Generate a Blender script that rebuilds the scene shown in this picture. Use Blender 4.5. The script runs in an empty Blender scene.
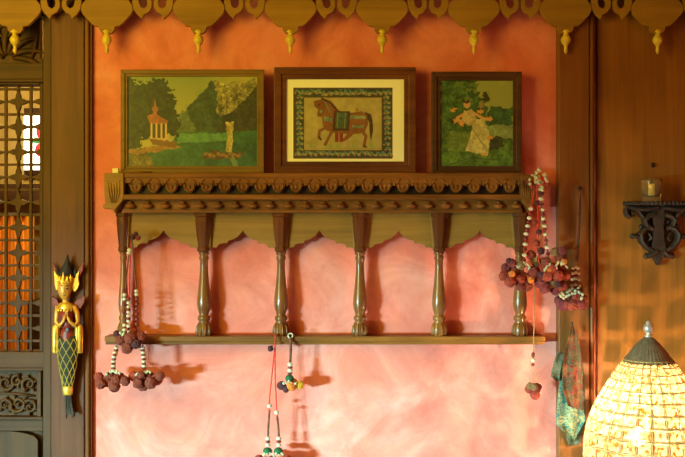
import bpy, bmesh, math, random
import numpy as np
from mathutils import Vector, Matrix
random.seed(4)
PI = math.pi
C = bpy.context.scene.collection
S = 0.0034; D = 3.3; ZC = 1.55          # metres per photo pixel at the wall, camera distance, eye height

def sc(d): return S * (D - d) / D
def P(px, py, d=0.0):
    k = sc(d)
    return Vector(((px - 342.5) * k, -d, ZC + (228.5 - py) * k))

# ------------------------------------------------------------------ materials
def srgb(c):
    return tuple(((v / 255) / 12.92 if v / 255 <= 0.04045 else ((v / 255 + 0.055) / 1.055) ** 2.4) for v in c) + (1.0,)

def newmat(name):
    m = bpy.data.materials.new(name); m.use_nodes = True
    nt = m.node_tree; nt.nodes.clear()
    out = nt.nodes.new('ShaderNodeOutputMaterial')
    b = nt.nodes.new('ShaderNodeBsdfPrincipled')
    nt.links.new(b.outputs[0], out.inputs[0])
    return m, nt, b, out

def plain(name, col, rough=0.5, metal=0.0, noise=0.0, nscale=60, bump=0.0, emit=None, estr=0, coat=0.0):
    m, nt, b, out = newmat(name)
    b.inputs['Roughness'].default_value = rough
    b.inputs['Metallic'].default_value = metal
    b.inputs['Base Color'].default_value = srgb(col)
    b.inputs['Coat Weight'].default_value = coat
    if noise > 0 or bump > 0:
        tc = nt.nodes.new('ShaderNodeTexCoord')
        n = nt.nodes.new('ShaderNodeTexNoise'); n.inputs['Scale'].default_value = nscale
        n.inputs['Detail'].default_value = 4
        nt.links.new(tc.outputs['Object'], n.inputs['Vector'])
        if noise > 0:
            r = nt.nodes.new('ShaderNodeValToRGB')
            lo = tuple(max(0, v * (1 - noise)) for v in col); hi = tuple(min(255, v * (1 + noise)) for v in col)
            r.color_ramp.elements[0].position = 0.3; r.color_ramp.elements[1].position = 0.7
            r.color_ramp.elements[0].color = srgb(lo); r.color_ramp.elements[1].color = srgb(hi)
            nt.links.new(n.outputs['Fac'], r.inputs['Fac']); nt.links.new(r.outputs[0], b.inputs['Base Color'])
        if bump > 0:
            bp = nt.nodes.new('ShaderNodeBump'); bp.inputs['Strength'].default_value = bump
            bp.inputs['Distance'].default_value = 0.003
            nt.links.new(n.outputs['Fac'], bp.inputs['Height']); nt.links.new(bp.outputs[0], b.inputs['Normal'])
    if emit:
        b.inputs['Emission Color'].default_value = srgb(emit); b.inputs['Emission Strength'].default_value = estr
    return m

def wood(name, dark, light, axis='z', rough=0.42, scale=1.0, bump=0.25, knots=0.35, spec=0.22):
    m, nt, b, out = newmat(name)
    tc = nt.nodes.new('ShaderNodeTexCoord')
    mp = nt.nodes.new('ShaderNodeMapping')
    s = {'z': (38, 38, 1.6), 'x': (1.6, 38, 38)}[axis]
    mp.inputs['Scale'].default_value = tuple(v * scale for v in s)
    nt.links.new(tc.outputs['Object'], mp.inputs['Vector'])
    n1 = nt.nodes.new('ShaderNodeTexNoise'); n1.inputs['Scale'].default_value = 1.0
    n1.inputs['Detail'].default_value = 6; n1.inputs['Roughness'].default_value = 0.65
    n1.inputs['Distortion'].default_value = 0.6
    nt.links.new(mp.outputs[0], n1.inputs['Vector'])
    n2 = nt.nodes.new('ShaderNodeTexNoise'); n2.inputs['Scale'].default_value = 4.0; n2.inputs['Detail'].default_value = 3
    nt.links.new(tc.outputs['Object'], n2.inputs['Vector'])
    mx = nt.nodes.new('ShaderNodeMix'); mx.data_type = 'FLOAT'; mx.inputs[0].default_value = knots
    nt.links.new(n1.outputs['Fac'], mx.inputs[2]); nt.links.new(n2.outputs['Fac'], mx.inputs[3])
    r = nt.nodes.new('ShaderNodeValToRGB')
    r.color_ramp.elements[0].position = 0.34; r.color_ramp.elements[1].position = 0.66
    r.color_ramp.elements[0].color = srgb(dark); r.color_ramp.elements[1].color = srgb(light)
    nt.links.new(mx.outputs[0], r.inputs['Fac']); nt.links.new(r.outputs[0], b.inputs['Base Color'])
    b.inputs['Roughness'].default_value = rough
    b.inputs['Specular IOR Level'].default_value = spec
    bp = nt.nodes.new('ShaderNodeBump'); bp.inputs['Strength'].default_value = bump; bp.inputs['Distance'].default_value = 0.002
    nt.links.new(n1.outputs['Fac'], bp.inputs['Height']); nt.links.new(bp.outputs[0], b.inputs['Normal'])
    return m

def plaster(name, cols):
    m, nt, b, out = newmat(name)
    tc = nt.nodes.new('ShaderNodeTexCoord')
    n1 = nt.nodes.new('ShaderNodeTexNoise'); n1.inputs['Scale'].default_value = 3.2; n1.inputs['Detail'].default_value = 7
    n1.inputs['Roughness'].default_value = 0.6; n1.inputs['Distortion'].default_value = 1.4
    nt.links.new(tc.outputs['Object'], n1.inputs['Vector'])
    r = nt.nodes.new('ShaderNodeValToRGB')
    e = r.color_ramp.elements
    e[0].position = 0.30; e[0].color = srgb(cols[0]); e[1].position = 0.72; e[1].color = srgb(cols[2])
    k = e.new(0.5); k.color = srgb(cols[1])
    nt.links.new(n1.outputs['Fac'], r.inputs['Fac'])
    n3 = nt.nodes.new('ShaderNodeTexNoise'); n3.inputs['Scale'].default_value = 9; n3.inputs['Detail'].default_value = 8
    n3.inputs['Roughness'].default_value = 0.7; n3.inputs['Distortion'].default_value = 0.8
    nt.links.new(tc.outputs['Object'], n3.inputs['Vector'])
    r3 = nt.nodes.new('ShaderNodeValToRGB'); r3.color_ramp.elements[0].position = 0.35; r3.color_ramp.elements[1].position = 0.68
    r3.color_ramp.elements[0].color = (0.80, 0.68, 0.70, 1); r3.color_ramp.elements[1].color = (1.0, 1.0, 0.86, 1)
    k3 = r3.color_ramp.elements.new(0.52); k3.color = (0.97, 0.93, 1.0, 1)
    nt.links.new(n3.outputs['Fac'], r3.inputs['Fac'])
    mz = nt.nodes.new('ShaderNodeMix'); mz.data_type = 'RGBA'; mz.blend_type = 'MULTIPLY'; mz.inputs[0].default_value = 0.65
    nt.links.new(r.outputs[0], mz.inputs[6]); nt.links.new(r3.outputs[0], mz.inputs[7]); nt.links.new(mz.outputs[2], b.inputs['Base Color'])
    n2 = nt.nodes.new('ShaderNodeTexNoise'); n2.inputs['Scale'].default_value = 25; n2.inputs['Detail'].default_value = 5
    nt.links.new(tc.outputs['Object'], n2.inputs['Vector'])
    bp = nt.nodes.new('ShaderNodeBump'); bp.inputs['Strength'].default_value = 0.12; bp.inputs['Distance'].default_value = 0.004
    nt.links.new(n2.outputs['Fac'], bp.inputs['Height']); nt.links.new(bp.outputs[0], b.inputs['Normal'])
    b.inputs['Roughness'].default_value = 0.62
    return m

def speckle(name, cols, scale=70, rough=0.9, bump=0.6, pos=None, kind='noise'):
    """hard-edged patches of several colours: dyed wool or printed cloth"""
    m, nt, b, out = newmat(name)
    tc = nt.nodes.new('ShaderNodeTexCoord')
    if kind == 'noise':
        n = nt.nodes.new('ShaderNodeTexNoise'); n.inputs['Scale'].default_value = scale; n.inputs['Detail'].default_value = 3
        src = n.outputs['Fac']
    else:
        n = nt.nodes.new('ShaderNodeTexVoronoi'); n.inputs['Scale'].default_value = scale
        src = n.outputs['Distance']
    info = nt.nodes.new('ShaderNodeObjectInfo')
    add = nt.nodes.new('ShaderNodeVectorMath'); add.operation = 'ADD'
    nt.links.new(tc.outputs['Object'], add.inputs[0]); nt.links.new(info.outputs['Location'], add.inputs[1])
    nt.links.new(add.outputs[0], n.inputs['Vector'])
    r = nt.nodes.new('ShaderNodeValToRGB'); e = r.color_ramp.elements
    k = len(cols); pos = pos or [0.32 + 0.36 * i / (k - 1) for i in range(k)]
    e[0].position = pos[0]; e[0].color = srgb(cols[0]); e[1].position = pos[-1]; e[1].color = srgb(cols[-1])
    for i in range(1, k - 1):
        q = e.new(pos[i]); q.color = srgb(cols[i])
    nt.links.new(src, r.inputs['Fac']); nt.links.new(r.outputs[0], b.inputs['Base Color'])
    bp = nt.nodes.new('ShaderNodeBump'); bp.inputs['Strength'].default_value = bump; bp.inputs['Distance'].default_value = 0.002
    nt.links.new(src, bp.inputs['Height']); nt.links.new(bp.outputs[0], b.inputs['Normal'])
    b.inputs['Roughness'].default_value = rough
    return m

M = {}
M['plaster'] = plaster('terracotta_plaster', [(218, 102, 82), (232, 127, 106), (246, 158, 140)])
M['far_plaster'] = plaster('ochre_plaster', [(150, 140, 80), (170, 158, 92), (185, 170, 105)])
M['ceiling'] = plaster('ceiling_plaster', [(170, 130, 90), (185, 145, 100), (200, 160, 115)])
M['floor'] = wood('floor_boards', (70, 45, 28), (110, 72, 44), 'x')
M['post'] = wood('aged_teak_post', (80, 40, 18), (116, 66, 33), 'z', scale=1.3)
M['door'] = wood('grey_brown_door_wood', (60, 38, 21), (100, 67, 38), 'z', rough=0.55)
M['doorh'] = wood('grey_brown_door_wood_across', (60, 38, 21), (100, 67, 38), 'x', rough=0.55)
M['panel'] = wood('golden_panel_wood', (116, 70, 26), (154, 98, 38), 'z', rough=0.38, knots=0.5)
M['pillar'] = wood('pillar_wood', (106, 60, 26), (136, 82, 38), 'z', rough=0.4)
M['shelfw'] = wood('carved_shelf_wood', (86, 50, 20), (150, 94, 38), 'x', rough=0.4, scale=1.4)
M['archw'] = wood('olive_arch_wood', (124, 90, 38), (160, 118, 54), 'x', rough=0.42, scale=1.2)
M['turned'] = wood('turned_baluster_wood', (86, 46, 18), (146, 90, 38), 'z', rough=0.26, scale=1.6, spec=0.5)
M['dark_turned'] = wood('dark_capital_wood', (70, 34, 14), (116, 64, 30), 'z', rough=0.35)
M['valance'] = wood('valance_wood', (132, 94, 32), (166, 122, 46), 'x', rough=0.5, scale=0.8)
M['finial'] = plain('yellow_finial', (214, 184, 60), 0.35, noise=0.1)
M['gold_frame'] = wood('dull_gilt_frame', (104, 78, 36), (142, 110, 54), 'x', rough=0.35)
M['red_frame'] = wood('dark_red_frame', (78, 42, 26), (124, 72, 44), 'x', rough=0.35)
M['dark_frame'] = wood('dark_brown_frame', (62, 38, 26), (98, 62, 42), 'x', rough=0.4)
M['iron'] = plain('dark_bracket_wood', (44, 27, 18), 0.65, 0.0, noise=0.35, bump=0.5)
M['steel'] = plain('nickel', (214, 208, 196), 0.3, 0.6)
M['cap'] = plain('lamp_cap_metal', (138, 122, 96), 0.4, 0.5, noise=0.15)
M['wire'] = plain('shade_wire', (190, 156, 98), 0.6, 0.0)
M['bead'] = plain('white_bead', (208, 196, 166), 0.35)
M['bead_dark'] = plain('dark_red_bead', (120, 38, 32), 0.4)
M['cord_red'] = plain('red_cord', (205, 48, 26), 0.85, noise=0.2)
M['cord_brown'] = plain('brown_cord', (104, 58, 44), 0.9, noise=0.25)
M['cord_tan'] = plain('tan_cord', (176, 130, 80), 0.9, noise=0.2)
M['cowrie'] = plain('cowrie_shell', (186, 180, 142), 0.3, noise=0.12, nscale=90)
M['green'] = plain('green_thread', (28, 78, 42), 0.8, noise=0.3)
M['maroon'] = speckle('maroon_pompom_wool', [(70, 26, 24), (122, 46, 32), (150, 70, 46), (84, 32, 30)], 90)
M['mixred'] = speckle('mixed_red_pompom_wool', [(66, 30, 46), (142, 46, 36), (186, 66, 36), (112, 80, 40)], 60)
M['plum'] = speckle('plum_pompom_wool', [(56, 26, 44), (104, 36, 44), (150, 60, 50), (76, 34, 38)], 60)
M['olivepom'] = speckle('olive_pompom_wool', [(90, 74, 44), (140, 96, 60), (150, 120, 70)], 80)
M['orange'] = speckle('orange_pompom_wool', [(180, 84, 24), (214, 116, 34), (226, 142, 50)], 90)
M['yellow'] = speckle('yellow_pompom_wool', [(200, 140, 30), (226, 176, 48)], 90)
M['darkpom'] = speckle('dark_pompom_wool', [(54, 26, 38), (100, 44, 44)], 90)
M['gold'] = plain('gold_paint', (232, 176, 60), 0.32, 0.45, noise=0.12, bump=0.25)
M['skin_gold'] = plain('carved_face_gold', (222, 160, 66), 0.38, 0.15, noise=0.08, nscale=30)
M['black'] = plain('black_lacquer', (26, 20, 20), 0.7, noise=0.2)
M['redpaint'] = plain('red_paint', (128, 38, 22), 0.45, noise=0.2)
M['scales'] = plain('dark_green_scales', (36, 36, 12), 0.75, noise=0.3)
M['ribgold'] = plain('scale_outline_gold', (190, 156, 62), 0.4, 0.2)
M['bronzefin'] = plain('tail_fin_dark', (46, 38, 24), 0.75, noise=0.4, nscale=120)
M['card'] = plain('cream_card', (240, 234, 200), 0.7)
M['nail'] = plain('iron_nail', (40, 34, 30), 0.5, 0.6)
M['cloth_red'] = speckle('red_paisley_print', [(58, 24, 16), (128, 34, 28), (96, 66, 34), (46, 58, 34), (128, 84, 46), (84, 32, 22)], 70, bump=0.2)
M['cloth_teal'] = speckle('teal_leaf_print', [(34, 92, 90), (58, 116, 104), (140, 140, 90), (34, 86, 86), (150, 142, 96)], 75, bump=0.2)
M['cloth_dark'] = speckle('dark_green_print', [(40, 66, 54), (92, 80, 54), (60, 96, 80), (50, 40, 34)], 110, bump=0.2)
M['mat'] = plain('cream_mount_board', (246, 238, 188), 0.7)
M['curtain'] = plain('orange_curtain', (250, 178, 60), 0.8, noise=0.1, nscale=12)
M['darkwood'] = wood('dark_far_wood', (40, 28, 20), (64, 46, 30), 'x')
M['silver'] = plain('silver', (220, 215, 205), 0.15, 1.0)

# painted surface: colours stored per vertex
mp_, nt_, b_, o_ = newmat('painted_picture')
at_ = nt_.nodes.new('ShaderNodeAttribute'); at_.attribute_name = 'paint'
nt_.links.new(at_.outputs['Color'], b_.inputs['Base Color']); b_.inputs['Roughness'].default_value = 0.42
M['paint'] = mp_

# lamp glass: translucent pressed glass with amber patches
m, nt, b, out = newmat('lamp_glass')
tc = nt.nodes.new('ShaderNodeTexCoord')
n = nt.nodes.new('ShaderNodeTexNoise'); n.inputs['Scale'].default_value = 75; n.inputs['Detail'].default_value = 2
nt.links.new(tc.outputs['Object'], n.inputs['Vector'])
r = nt.nodes.new('ShaderNodeValToRGB'); e = r.color_ramp.elements
e[0].position = 0.36; e[0].color = srgb((82, 42, 8)); e[1].position = 0.56; e[1].color = srgb((122, 110, 84))
nt.links.new(n.outputs['Fac'], r.inputs['Fac'])
tr = nt.nodes.new('ShaderNodeBsdfTranslucent'); nt.links.new(r.outputs[0], tr.inputs['Color'])
nt.links.new(r.outputs[0], b.inputs['Base Color']); b.inputs['Roughness'].default_value = 0.15
mx = nt.nodes.new('ShaderNodeMixShader'); mx.inputs[0].default_value = 0.72
nt.links.new(b.outputs[0], mx.inputs[1]); nt.links.new(tr.outputs[0], mx.inputs[2])
tp = nt.nodes.new('ShaderNodeBsdfTransparent'); m2 = nt.nodes.new('ShaderNodeMixShader'); m2.inputs[0].default_value = 0.04
nt.links.new(mx.outputs[0], m2.inputs[1]); nt.links.new(tp.outputs[0], m2.inputs[2]); nt.links.new(m2.outputs[0], out.inputs[0])
M['lampglass'] = m

m, nt, b, out = newmat('clear_glass')
b.inputs['Base Color'].default_value = (0.95, 0.85, 0.5, 1); b.inputs['Roughness'].default_value = 0.08
b.inputs['Transmission Weight'].default_value = 0.95; b.inputs['IOR'].default_value = 1.2
M['glass'] = m

def glow(name, col, s):
    m, nt, b, out = newmat(name)
    b.inputs['Base Color'].default_value = srgb(col)
    b.inputs['Emission Color'].default_value = srgb(col); b.inputs['Emission Strength'].default_value = s
    return m
M['sky_pane'] = glow('daylit_pane', (255, 250, 225), 3.5)
M['red_pane'] = glow('daylit_red_pane', (225, 50, 50), 1.2)
M['green_pane'] = glow('daylit_green_pane', (70, 140, 60), 0.8)
M['bulb'] = glow('bulb_glow', (255, 225, 170), 12)

# ------------------------------------------------------------------ mesh builder
class MB:
    def __init__(s): s.bm = bmesh.new()
    def prism(s, pts, y0, y1, hole=None):
        """pts: list of (x,z) world; extruded from y0 (front, more negative) to y1"""
        bm = s.bm
        a = [bm.verts.new((x, y0, z)) for x, z in pts]; b = [bm.verts.new((x, y1, z)) for x, z in pts]
        n = len(pts)
        f = [bm.faces.new(a), bm.faces.new(b[::-1])]
        for i in range(n): bm.faces.new((a[i], b[i], b[(i + 1) % n], a[(i + 1) % n]))
        return s
    def pp(s, pts, d0, d1):
        """pixel polygon between distances d0 (nearer the wall) and d1 (front)"""
        q = [P(x, y, d1) for x, y in pts]
        return s.prism([(v.x, v.z) for v in q], -d1, -d0)
    def box(s, x0, x1, y0, y1, z0, z1):
        return s.prism([(x0, z0), (x1, z0), (x1, z1), (x0, z1)], y0, y1)
    def pbox(s, px0, px1, py0, py1, d0, d1):
        return s.pp([(px0, py1), (px1, py1), (px1, py0), (px0, py0)], d0, d1)
    def tube(s, path, radii, seg=8, flat=1.0, caps=True):
        bm = s.bm; path = [Vector(p) for p in path]; n = len(path)
        if not hasattr(radii, '__len__'): radii = [radii] * n
        rings = []; up = None
        for i in range(n):
            t = (path[min(i + 1, n - 1)] - path[max(i - 1, 0)])
            t = t.normalized() if t.length > 1e-9 else Vector((0, 0, 1))
            a = Vector((0, 1, 0))
            if abs(t.dot(a)) > 0.95: a = Vector((1, 0, 0))
            u = t.cross(a).normalized(); w = t.cross(u).normalized()
            rings.append([bm.verts.new(path[i] + radii[i] * (math.cos(2 * PI * k / seg) * u + flat * math.sin(2 * PI * k / seg) * w)) for k in range(seg)])
        for i in range(n - 1):
            for k in range(seg):
                f = bm.faces.new((rings[i][k], rings[i][(k + 1) % seg], rings[i + 1][(k + 1) % seg], rings[i + 1][k])); f.smooth = True
        if caps:
            bm.faces.new(rings[0][::-1]); bm.faces.new(rings[-1])
        return s
    def lathe(s, c, prof, seg=20, smooth=True, rot=0.0, flute=0, fdepth=0.0, sy=1.0):
        """prof: list of (z_world, r)"""
        bm = s.bm; rings = []
        for z, r in prof:
            ring = []
            for k in range(seg):
                a = 2 * PI * k / seg + rot
                rr = r * (1 + fdepth * math.cos(flute * a)) if flute else r
                ring.append(bm.verts.new((c[0] + rr * math.cos(a), c[1] + sy * rr * math.sin(a), z)))
            rings.append(ring)
        for i in range(len(prof) - 1):
            for k in range(seg):
                f = bm.faces.new((rings[i][k], rings[i + 1][k], rings[i + 1][(k + 1) % seg], rings[i][(k + 1) % seg])); f.smooth = smooth
        bm.faces.new(rings[0]); bm.faces.new(rings[-1][::-1])
        return s
    def ball(s, c, r, seg=12, sx=1, sy=1, sz=1, tilt=0.0):
        mt = Matrix.Translation(c) @ Matrix.Rotation(tilt, 4, 'Y') @ Matrix.Diagonal((sx, sy, sz, 1))
        g = bmesh.ops.create_uvsphere(s.bm, u_segments=seg, v_segments=max(6, seg * 2 // 3), radius=r, matrix=mt)
        for v in g['verts']:
            for f in v.link_faces: f.smooth = True
        return s
    def loft(s, rings, smooth=True):
        """rings: lists of points, same length"""
        bm = s.bm; R = [[bm.verts.new(p) for p in r] for r in rings]; n = len(R[0])
        for i in range(len(R) - 1):
            for k in range(n):
                f = bm.faces.new((R[i][k], R[i][(k + 1) % n], R[i + 1][(k + 1) % n], R[i + 1][k])); f.smooth = smooth
        bm.faces.new(R[0][::-1]); bm.faces.new(R[-1])
        return s
    def build(s, name, mat, parent=None, bevel=0.0, origin=None):
        bm = s.bm
        bmesh.ops.recalc_face_normals(bm, faces=bm.faces)
        me = bpy.data.meshes.new(name)
        o = bpy.data.objects.new(name, me); C.objects.link(o)
        if parent is not None:
            o.parent = parent; off = wloc(parent)
        else:
            if origin is None:
                xs = [v.co for v in bm.verts]
                origin = Vector(((min(v.x for v in xs) + max(v.x for v in xs)) / 2, (min(v.y for v in xs) + max(v.y for v in xs)) / 2, min(v.z for v in xs)))
            off = Vector(origin); o.location = off
        for v in bm.verts: v.co -= off
        bm.to_mesh(me); bm.free()
        me.materials.append(mat)
        if bevel > 0:
            md = o.modifiers.new('bevel', 'BEVEL'); md.width = bevel; md.segments = 2; md.limit_method = 'ANGLE'; md.angle_limit = 0.6
        return o

def wloc(o):
    v = Vector(o.location)
    while o.parent: o = o.parent; v += o.location
    return v

def tag(o, label=None, cat=None, group=None, kind=None):
    if label: o['label'] = label
    if cat: o['category'] = cat
    if group: o['group'] = group
    if kind: o['kind'] = kind
    return o
def thing(name, loc, label, cat, group=None):
    o = bpy.data.objects.new(name, None); C.objects.link(o); o.location = loc; o.empty_display_size = 0.05
    return tag(o, label, cat, group)
def struct(o): o['kind'] = 'structure'; return o
def inst(name, mesh, loc, parent, scale=(1, 1, 1), rot=(0, 0, 0)):
    o = bpy.data.objects.new(name, mesh); C.objects.link(o); o.parent = parent
    o.location = Vector(loc) - wloc(parent); o.scale = scale; o.rotation_euler = rot
    return o

# ------------------------------------------------------------------ the setting
XL = -3.3; XR = 1.9; ZT = 2.75
x50, x92, x559, x597 = P(50, 0).x, P(90, 0).x, P(559, 0).x, P(597, 0).x
struct(MB().box(P(60, 0).x, XR, 0, 0.12, 0, ZT).build('wall_back', M['plaster']))
DX0 = P(-112, 0).x
mb = MB().box(XL, DX0, 0, 0.12, 0, ZT)
struct(mb.build('wall_back_left', M['plaster']))
struct(MB().box(DX0, P(60, 0).x, 0, 0.12, 2.44, ZT).build('wall_above_door', M['plaster']))
struct(MB().box(XL, XR, -5.4, 2.0, -0.1, 0).build('floor', M['floor']))
struct(MB().box(XL, XR, -5.4, 2.0, ZT, ZT + 0.1).build('ceiling', M['ceiling']))
struct(MB().box(XR, XR + 0.1, -5.4, 2.0, 0, ZT).build('wall_right', M['plaster']))
WY0, WY1, WZ0, WZ1 = -4.05, -3.1, 0.50, 1.04  # unseen window; its low lintel is shaped to cut daylight off the upper wall
lw = MB()
lw.box(XL - 0.1, XL, -5.4, WY0, 0, ZT); lw.box(XL - 0.1, XL, WY1, 2.0, 0, ZT)
lw.box(XL - 0.1, XL, WY0, WY1, 0, WZ0); lw.box(XL - 0.1, XL, WY0, WY1, WZ1, ZT)
struct(lw.build('wall_left', M['plaster']))
wf = MB()
for y in (WY0, (WY0 + WY1) / 2 - 0.015, WY1 - 0.03): wf.box(XL - 0.08, XL - 0.03, y, y + 0.03, WZ0, WZ1)
for z in (WZ0, WZ1 - 0.03): wf.box(XL - 0.08, XL - 0.03, WY0, WY1, z, z + 0.03)
struct(wf.build('window_1', M['door']))

# room seen through the lattice
FY = 1.5
struct(MB().box(XL, -0.3, FY, FY + 0.1, 0, ZT).build('wall_far', M['far_plaster']))
struct(MB().box(-0.4, -0.3, 0.12, FY, 0, ZT).build('wall_far_side', M['far_plaster']))

# left post with its mouldings
t = MB().pbox(51, 84, -60, 700, 0.0, 0.032)
t = struct(t.build('trim_1', M['post'], bevel=0.002))
mm = MB()
mm.pbox(84, 87.5, -60, 700, 0.0, 0.026); mm.pbox(89, 91.5, -60, 700, 0.0, 0.016)
mm.tube([P(88, -60, 0.02), P(88, 700, 0.02)], 0.006)
o = mm.build('moulding', M['pillar'], t)

# right pillar + bead + panel boards
t = struct(MB().pbox(559, 589.5, -60, 700, 0.0, 0.05).build('trim_2', M['pillar'], bevel=0.003))
mm = MB(); mm.tube([P(592, -60, 0.045), P(592, 700, 0.045)], 0.0075, 12); mm.pbox(589.5, 594.5, -60, 700, 0.0, 0.042)
mm.build('bead_moulding', M['pillar'], t)
t = struct(MB().pbox(597.5, 820, -60, 700, 0.0, 0.025).build('wall_panel_right', M['panel'], bevel=0.0015))

# beam that carries the carved valance
BZ = P(0, -13, 0.12).z
struct(MB().box(XL, XR, -0.085, -0.06, BZ - 0.02, ZT).build('trim_3', M['pillar']))

# ------------------------------------------------------------------ lattice door
door = struct(MB().pbox(-112, 50, 352, 368, -0.05, 0.02).build('door_1', M['doorh'], bevel=0.002))
def dpart(name, mb, mat='door', bevel=0.002): return mb.build(name, M[mat], door, bevel=bevel)
dpart('stile', MB().pbox(43, 51, -60, 700, -0.05, 0.028))
dpart('stile', MB().pbox(-112, -104, -60, 700, -0.05, 0.028))
dpart('rail', MB().pbox(-104, 43, 63, 79, -0.05, 0.018), 'doorh')
mm = MB().pbox(-104, 43, 79, 82, -0.05, 0.024); mm.pbox(-104, 39.5, 82, 84.5, -0.05, 0.010)
dpart('lattice_moulding', mm, 'doorh')
mm = MB().pbox(39.5, 43, 58, 355, -0.05, 0.005)
dpart('side_moulding', mm)
dpart('rail', MB().pbox(-104, 43, -60, 16, -0.05, 0.018), 'doorh')
dpart('rail', MB().pbox(-104, 43, 420, 431, -0.05, 0.018), 'doorh')
mm = MB().pbox(-104, 43, 368, 371, -0.05, 0.026); mm.pbox(-104, 43, 417, 420, -0.05, 0.026)
mm.pbox(37, 41, 371, 417, -0.05, 0.014)
dpart('panel_moulding', mm, 'doorh')

lat = MB()
for k in range(-8, 4):
    x = 18 + 12.5 * k
    if -104 < x < 43: lat.pbox(x - 1.3, x + 1.3, 84, 353, -0.022, -0.010)
for j in range(0, 22):
    y = 89 + 12.6 * j
    if y < 352: lat.pbox(-104, 41, y - 1.2, y + 1.2, -0.024, -0.012)
for a in range(-4, 3):
    for j in range(0, 12):
        cx = 18 + 25 * a; cy = 101.6 + 25.2 * j
        if cy > 345: continue
        pts = []
        for q in range(16):
            an = PI / 2 * (q / 4.0); base = 1 - 0.70 * abs(math.sin(2 * an))
            rx = 10.5 * base + 1.0; rz = 11.5 * base + 1.0
            pts.append((cx + rx * math.cos(an), cy + rz * math.sin(an)))
        cl = [(min(p[0], 42.5), p[1]) for p in pts]
        lat.pp(cl, -0.018, -0.006)
lat.build('lattice', M['door'], door, bevel=0.0008)

# carved panels: scrolling leaves in relief on a ground
def spiral(cx, cy, r0, turns, start, d, sgn=1, n=26):
    return [P(cx + r0 * (1 - i / n * 0.9) * math.cos(start + sgn * turns * 2 * PI * i / n), cy + r0 * (1 - i / n * 0.9) * math.sin(start + sgn * turns * 2 * PI * i / n), d) for i in range(n + 1)]
cp = MB().pbox(-104, 40, 14, 66, -0.05, -0.02)
g = cp.build('carved_panel', M['door'], door)
cv = MB()
for off in (0, -68):
    for k in range(7):
        a0 = 0.25 + k * 0.42
        ps = []; rs = []
        for i in range(9):
            tt = i / 8
            ang = -a0 + 0.5 * tt
            r_ = 4 + 26 * tt
            ps.append(P(8 + off + (1.25 * r_) * math.cos(ang) * (1 if k < 4 else 1), 60 + 1.35 * r_ * math.sin(ang) * 1.0, -0.014))
            rs.append(0.002 + 0.0085 * math.sin(PI * min(1, tt * 0.9 + 0.1)))
        ps = [p for p in ps]; cv.tube(ps, rs, 8)
    cv.tube(spiral(4 + off, 30, 8, 1.4, 0, -0.014), 0.005, 8)
    cv.tube([P(32 + off, 58, -0.016), P(35 + off, 45, -0.010), P(38 + off, 28, -0.016)], [0.004, 0.008, 0.003], 8)
mm = MB()
cv.build('carved_leaves', M['door'], g)
cp = MB().pbox(-104, 37, 369, 419, -0.05, -0.008)
g = cp.build('carved_panel', M['door'], door)
cv = MB(); rr = random.Random(8)
for off in (0, -44, -80):
    for (cx, cy, r0, st, sg) in [(6, 383, 8, 0, 1), (18, 404, 9, 3, -1), (29, 384, 7.5, 2, 1), (5, 405, 7, 1, -1), (30, 407, 7, 4, 1), (17, 381, 6, 5, -1)]:
        sp = spiral(cx + off, cy, r0, 1.35, st, 0.001, sg)
        cv.tube(sp, [0.0062 - 0.003 * i / 26 for i in range(27)], 8)
        for q in range(5):
            a = q * 1.3 + st
            cv.ball(P(cx + off + (r0 - .5) * math.cos(a), cy + (r0 - .5) * math.sin(a), 0.0), 0.0075, 8, 1.2, 0.8, 0.55, a)
        cv.ball(P(cx + off, cy, 0.002), 0.006, 8)
cv.tube([P(-100, 395, 0.0), P(-60, 388, 0.0), P(-30, 399, 0.0), P(0, 393, 0.0), P(18, 394, 0.0), P(34, 396, 0.0)], 0.004, 6)
cv.build('carved_scrolls', M['door'], g)
# bottom fielded panel
pts = [(-104, 700), (39, 700), (39, 436)] + [(39 - 70 * t_, 431.5 + 5 * math.cos(t_ * PI / 2 + PI) + 4) for t_ in [i / 8 for i in range(1, 9)]] + [(-104, 434)]
dpart('lower_panel', MB().pp([(-104, 700), (38, 700), (38, 440), (34, 436), (24, 433), (10, 431), (-50, 431), (-104, 434)], -0.05, 0.004))
dpart('panel_ground', MB().pbox(-104, 43, 431, 700, -0.05, -0.02))

# things beyond the lattice
def Q(px, py): return P(px, py, -1.35)
fw = MB()
def qbox(mb, px0, px1, py0, py1, d0, d1): return mb.pbox(px0, px1, py0, py1, d0, d1)
wr = struct(qbox(MB(), 24, 46, 108, 113, -1.5, -1.44).build('window_2', M['darkwood']))
qbox(MB(), 24, 46, 170, 175, -1.5, -1.44).build('window_sill', M['darkwood'], wr)
qbox(MB(), 24, 44, 113, 170, -1.5, -1.47).build('pane', M['sky_pane'], wr)
mm = MB(); mm.ball(P(40.5, 131, -1.45), 0.022, 10, 1, .2, 1.8); mm.ball(P(40, 150, -1.45), 0.026, 10, 1, .2, 1.3)
mm.build('red_glass', M['red_pane'], wr)
mm = MB(); mm.ball(P(38, 140.5, -1.45), 0.030, 10, 1.3, .2, .5)
mm.build('green_glass', M['green_pane'], wr)
mm = MB()
for x in (31,): qbox(mm, x - .6, x + .6, 113, 170, -1.47, -1.45)
mm.build('glazing_bar', M['darkwood'], wr)
o = qbox(MB(), -110, 60, 184, 200, -1.5, -1.25).build('wall_ledge', M['darkwood'])
tag(o, 'dark wooden ledge on the wall seen through the lattice door', 'ledge')
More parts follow.
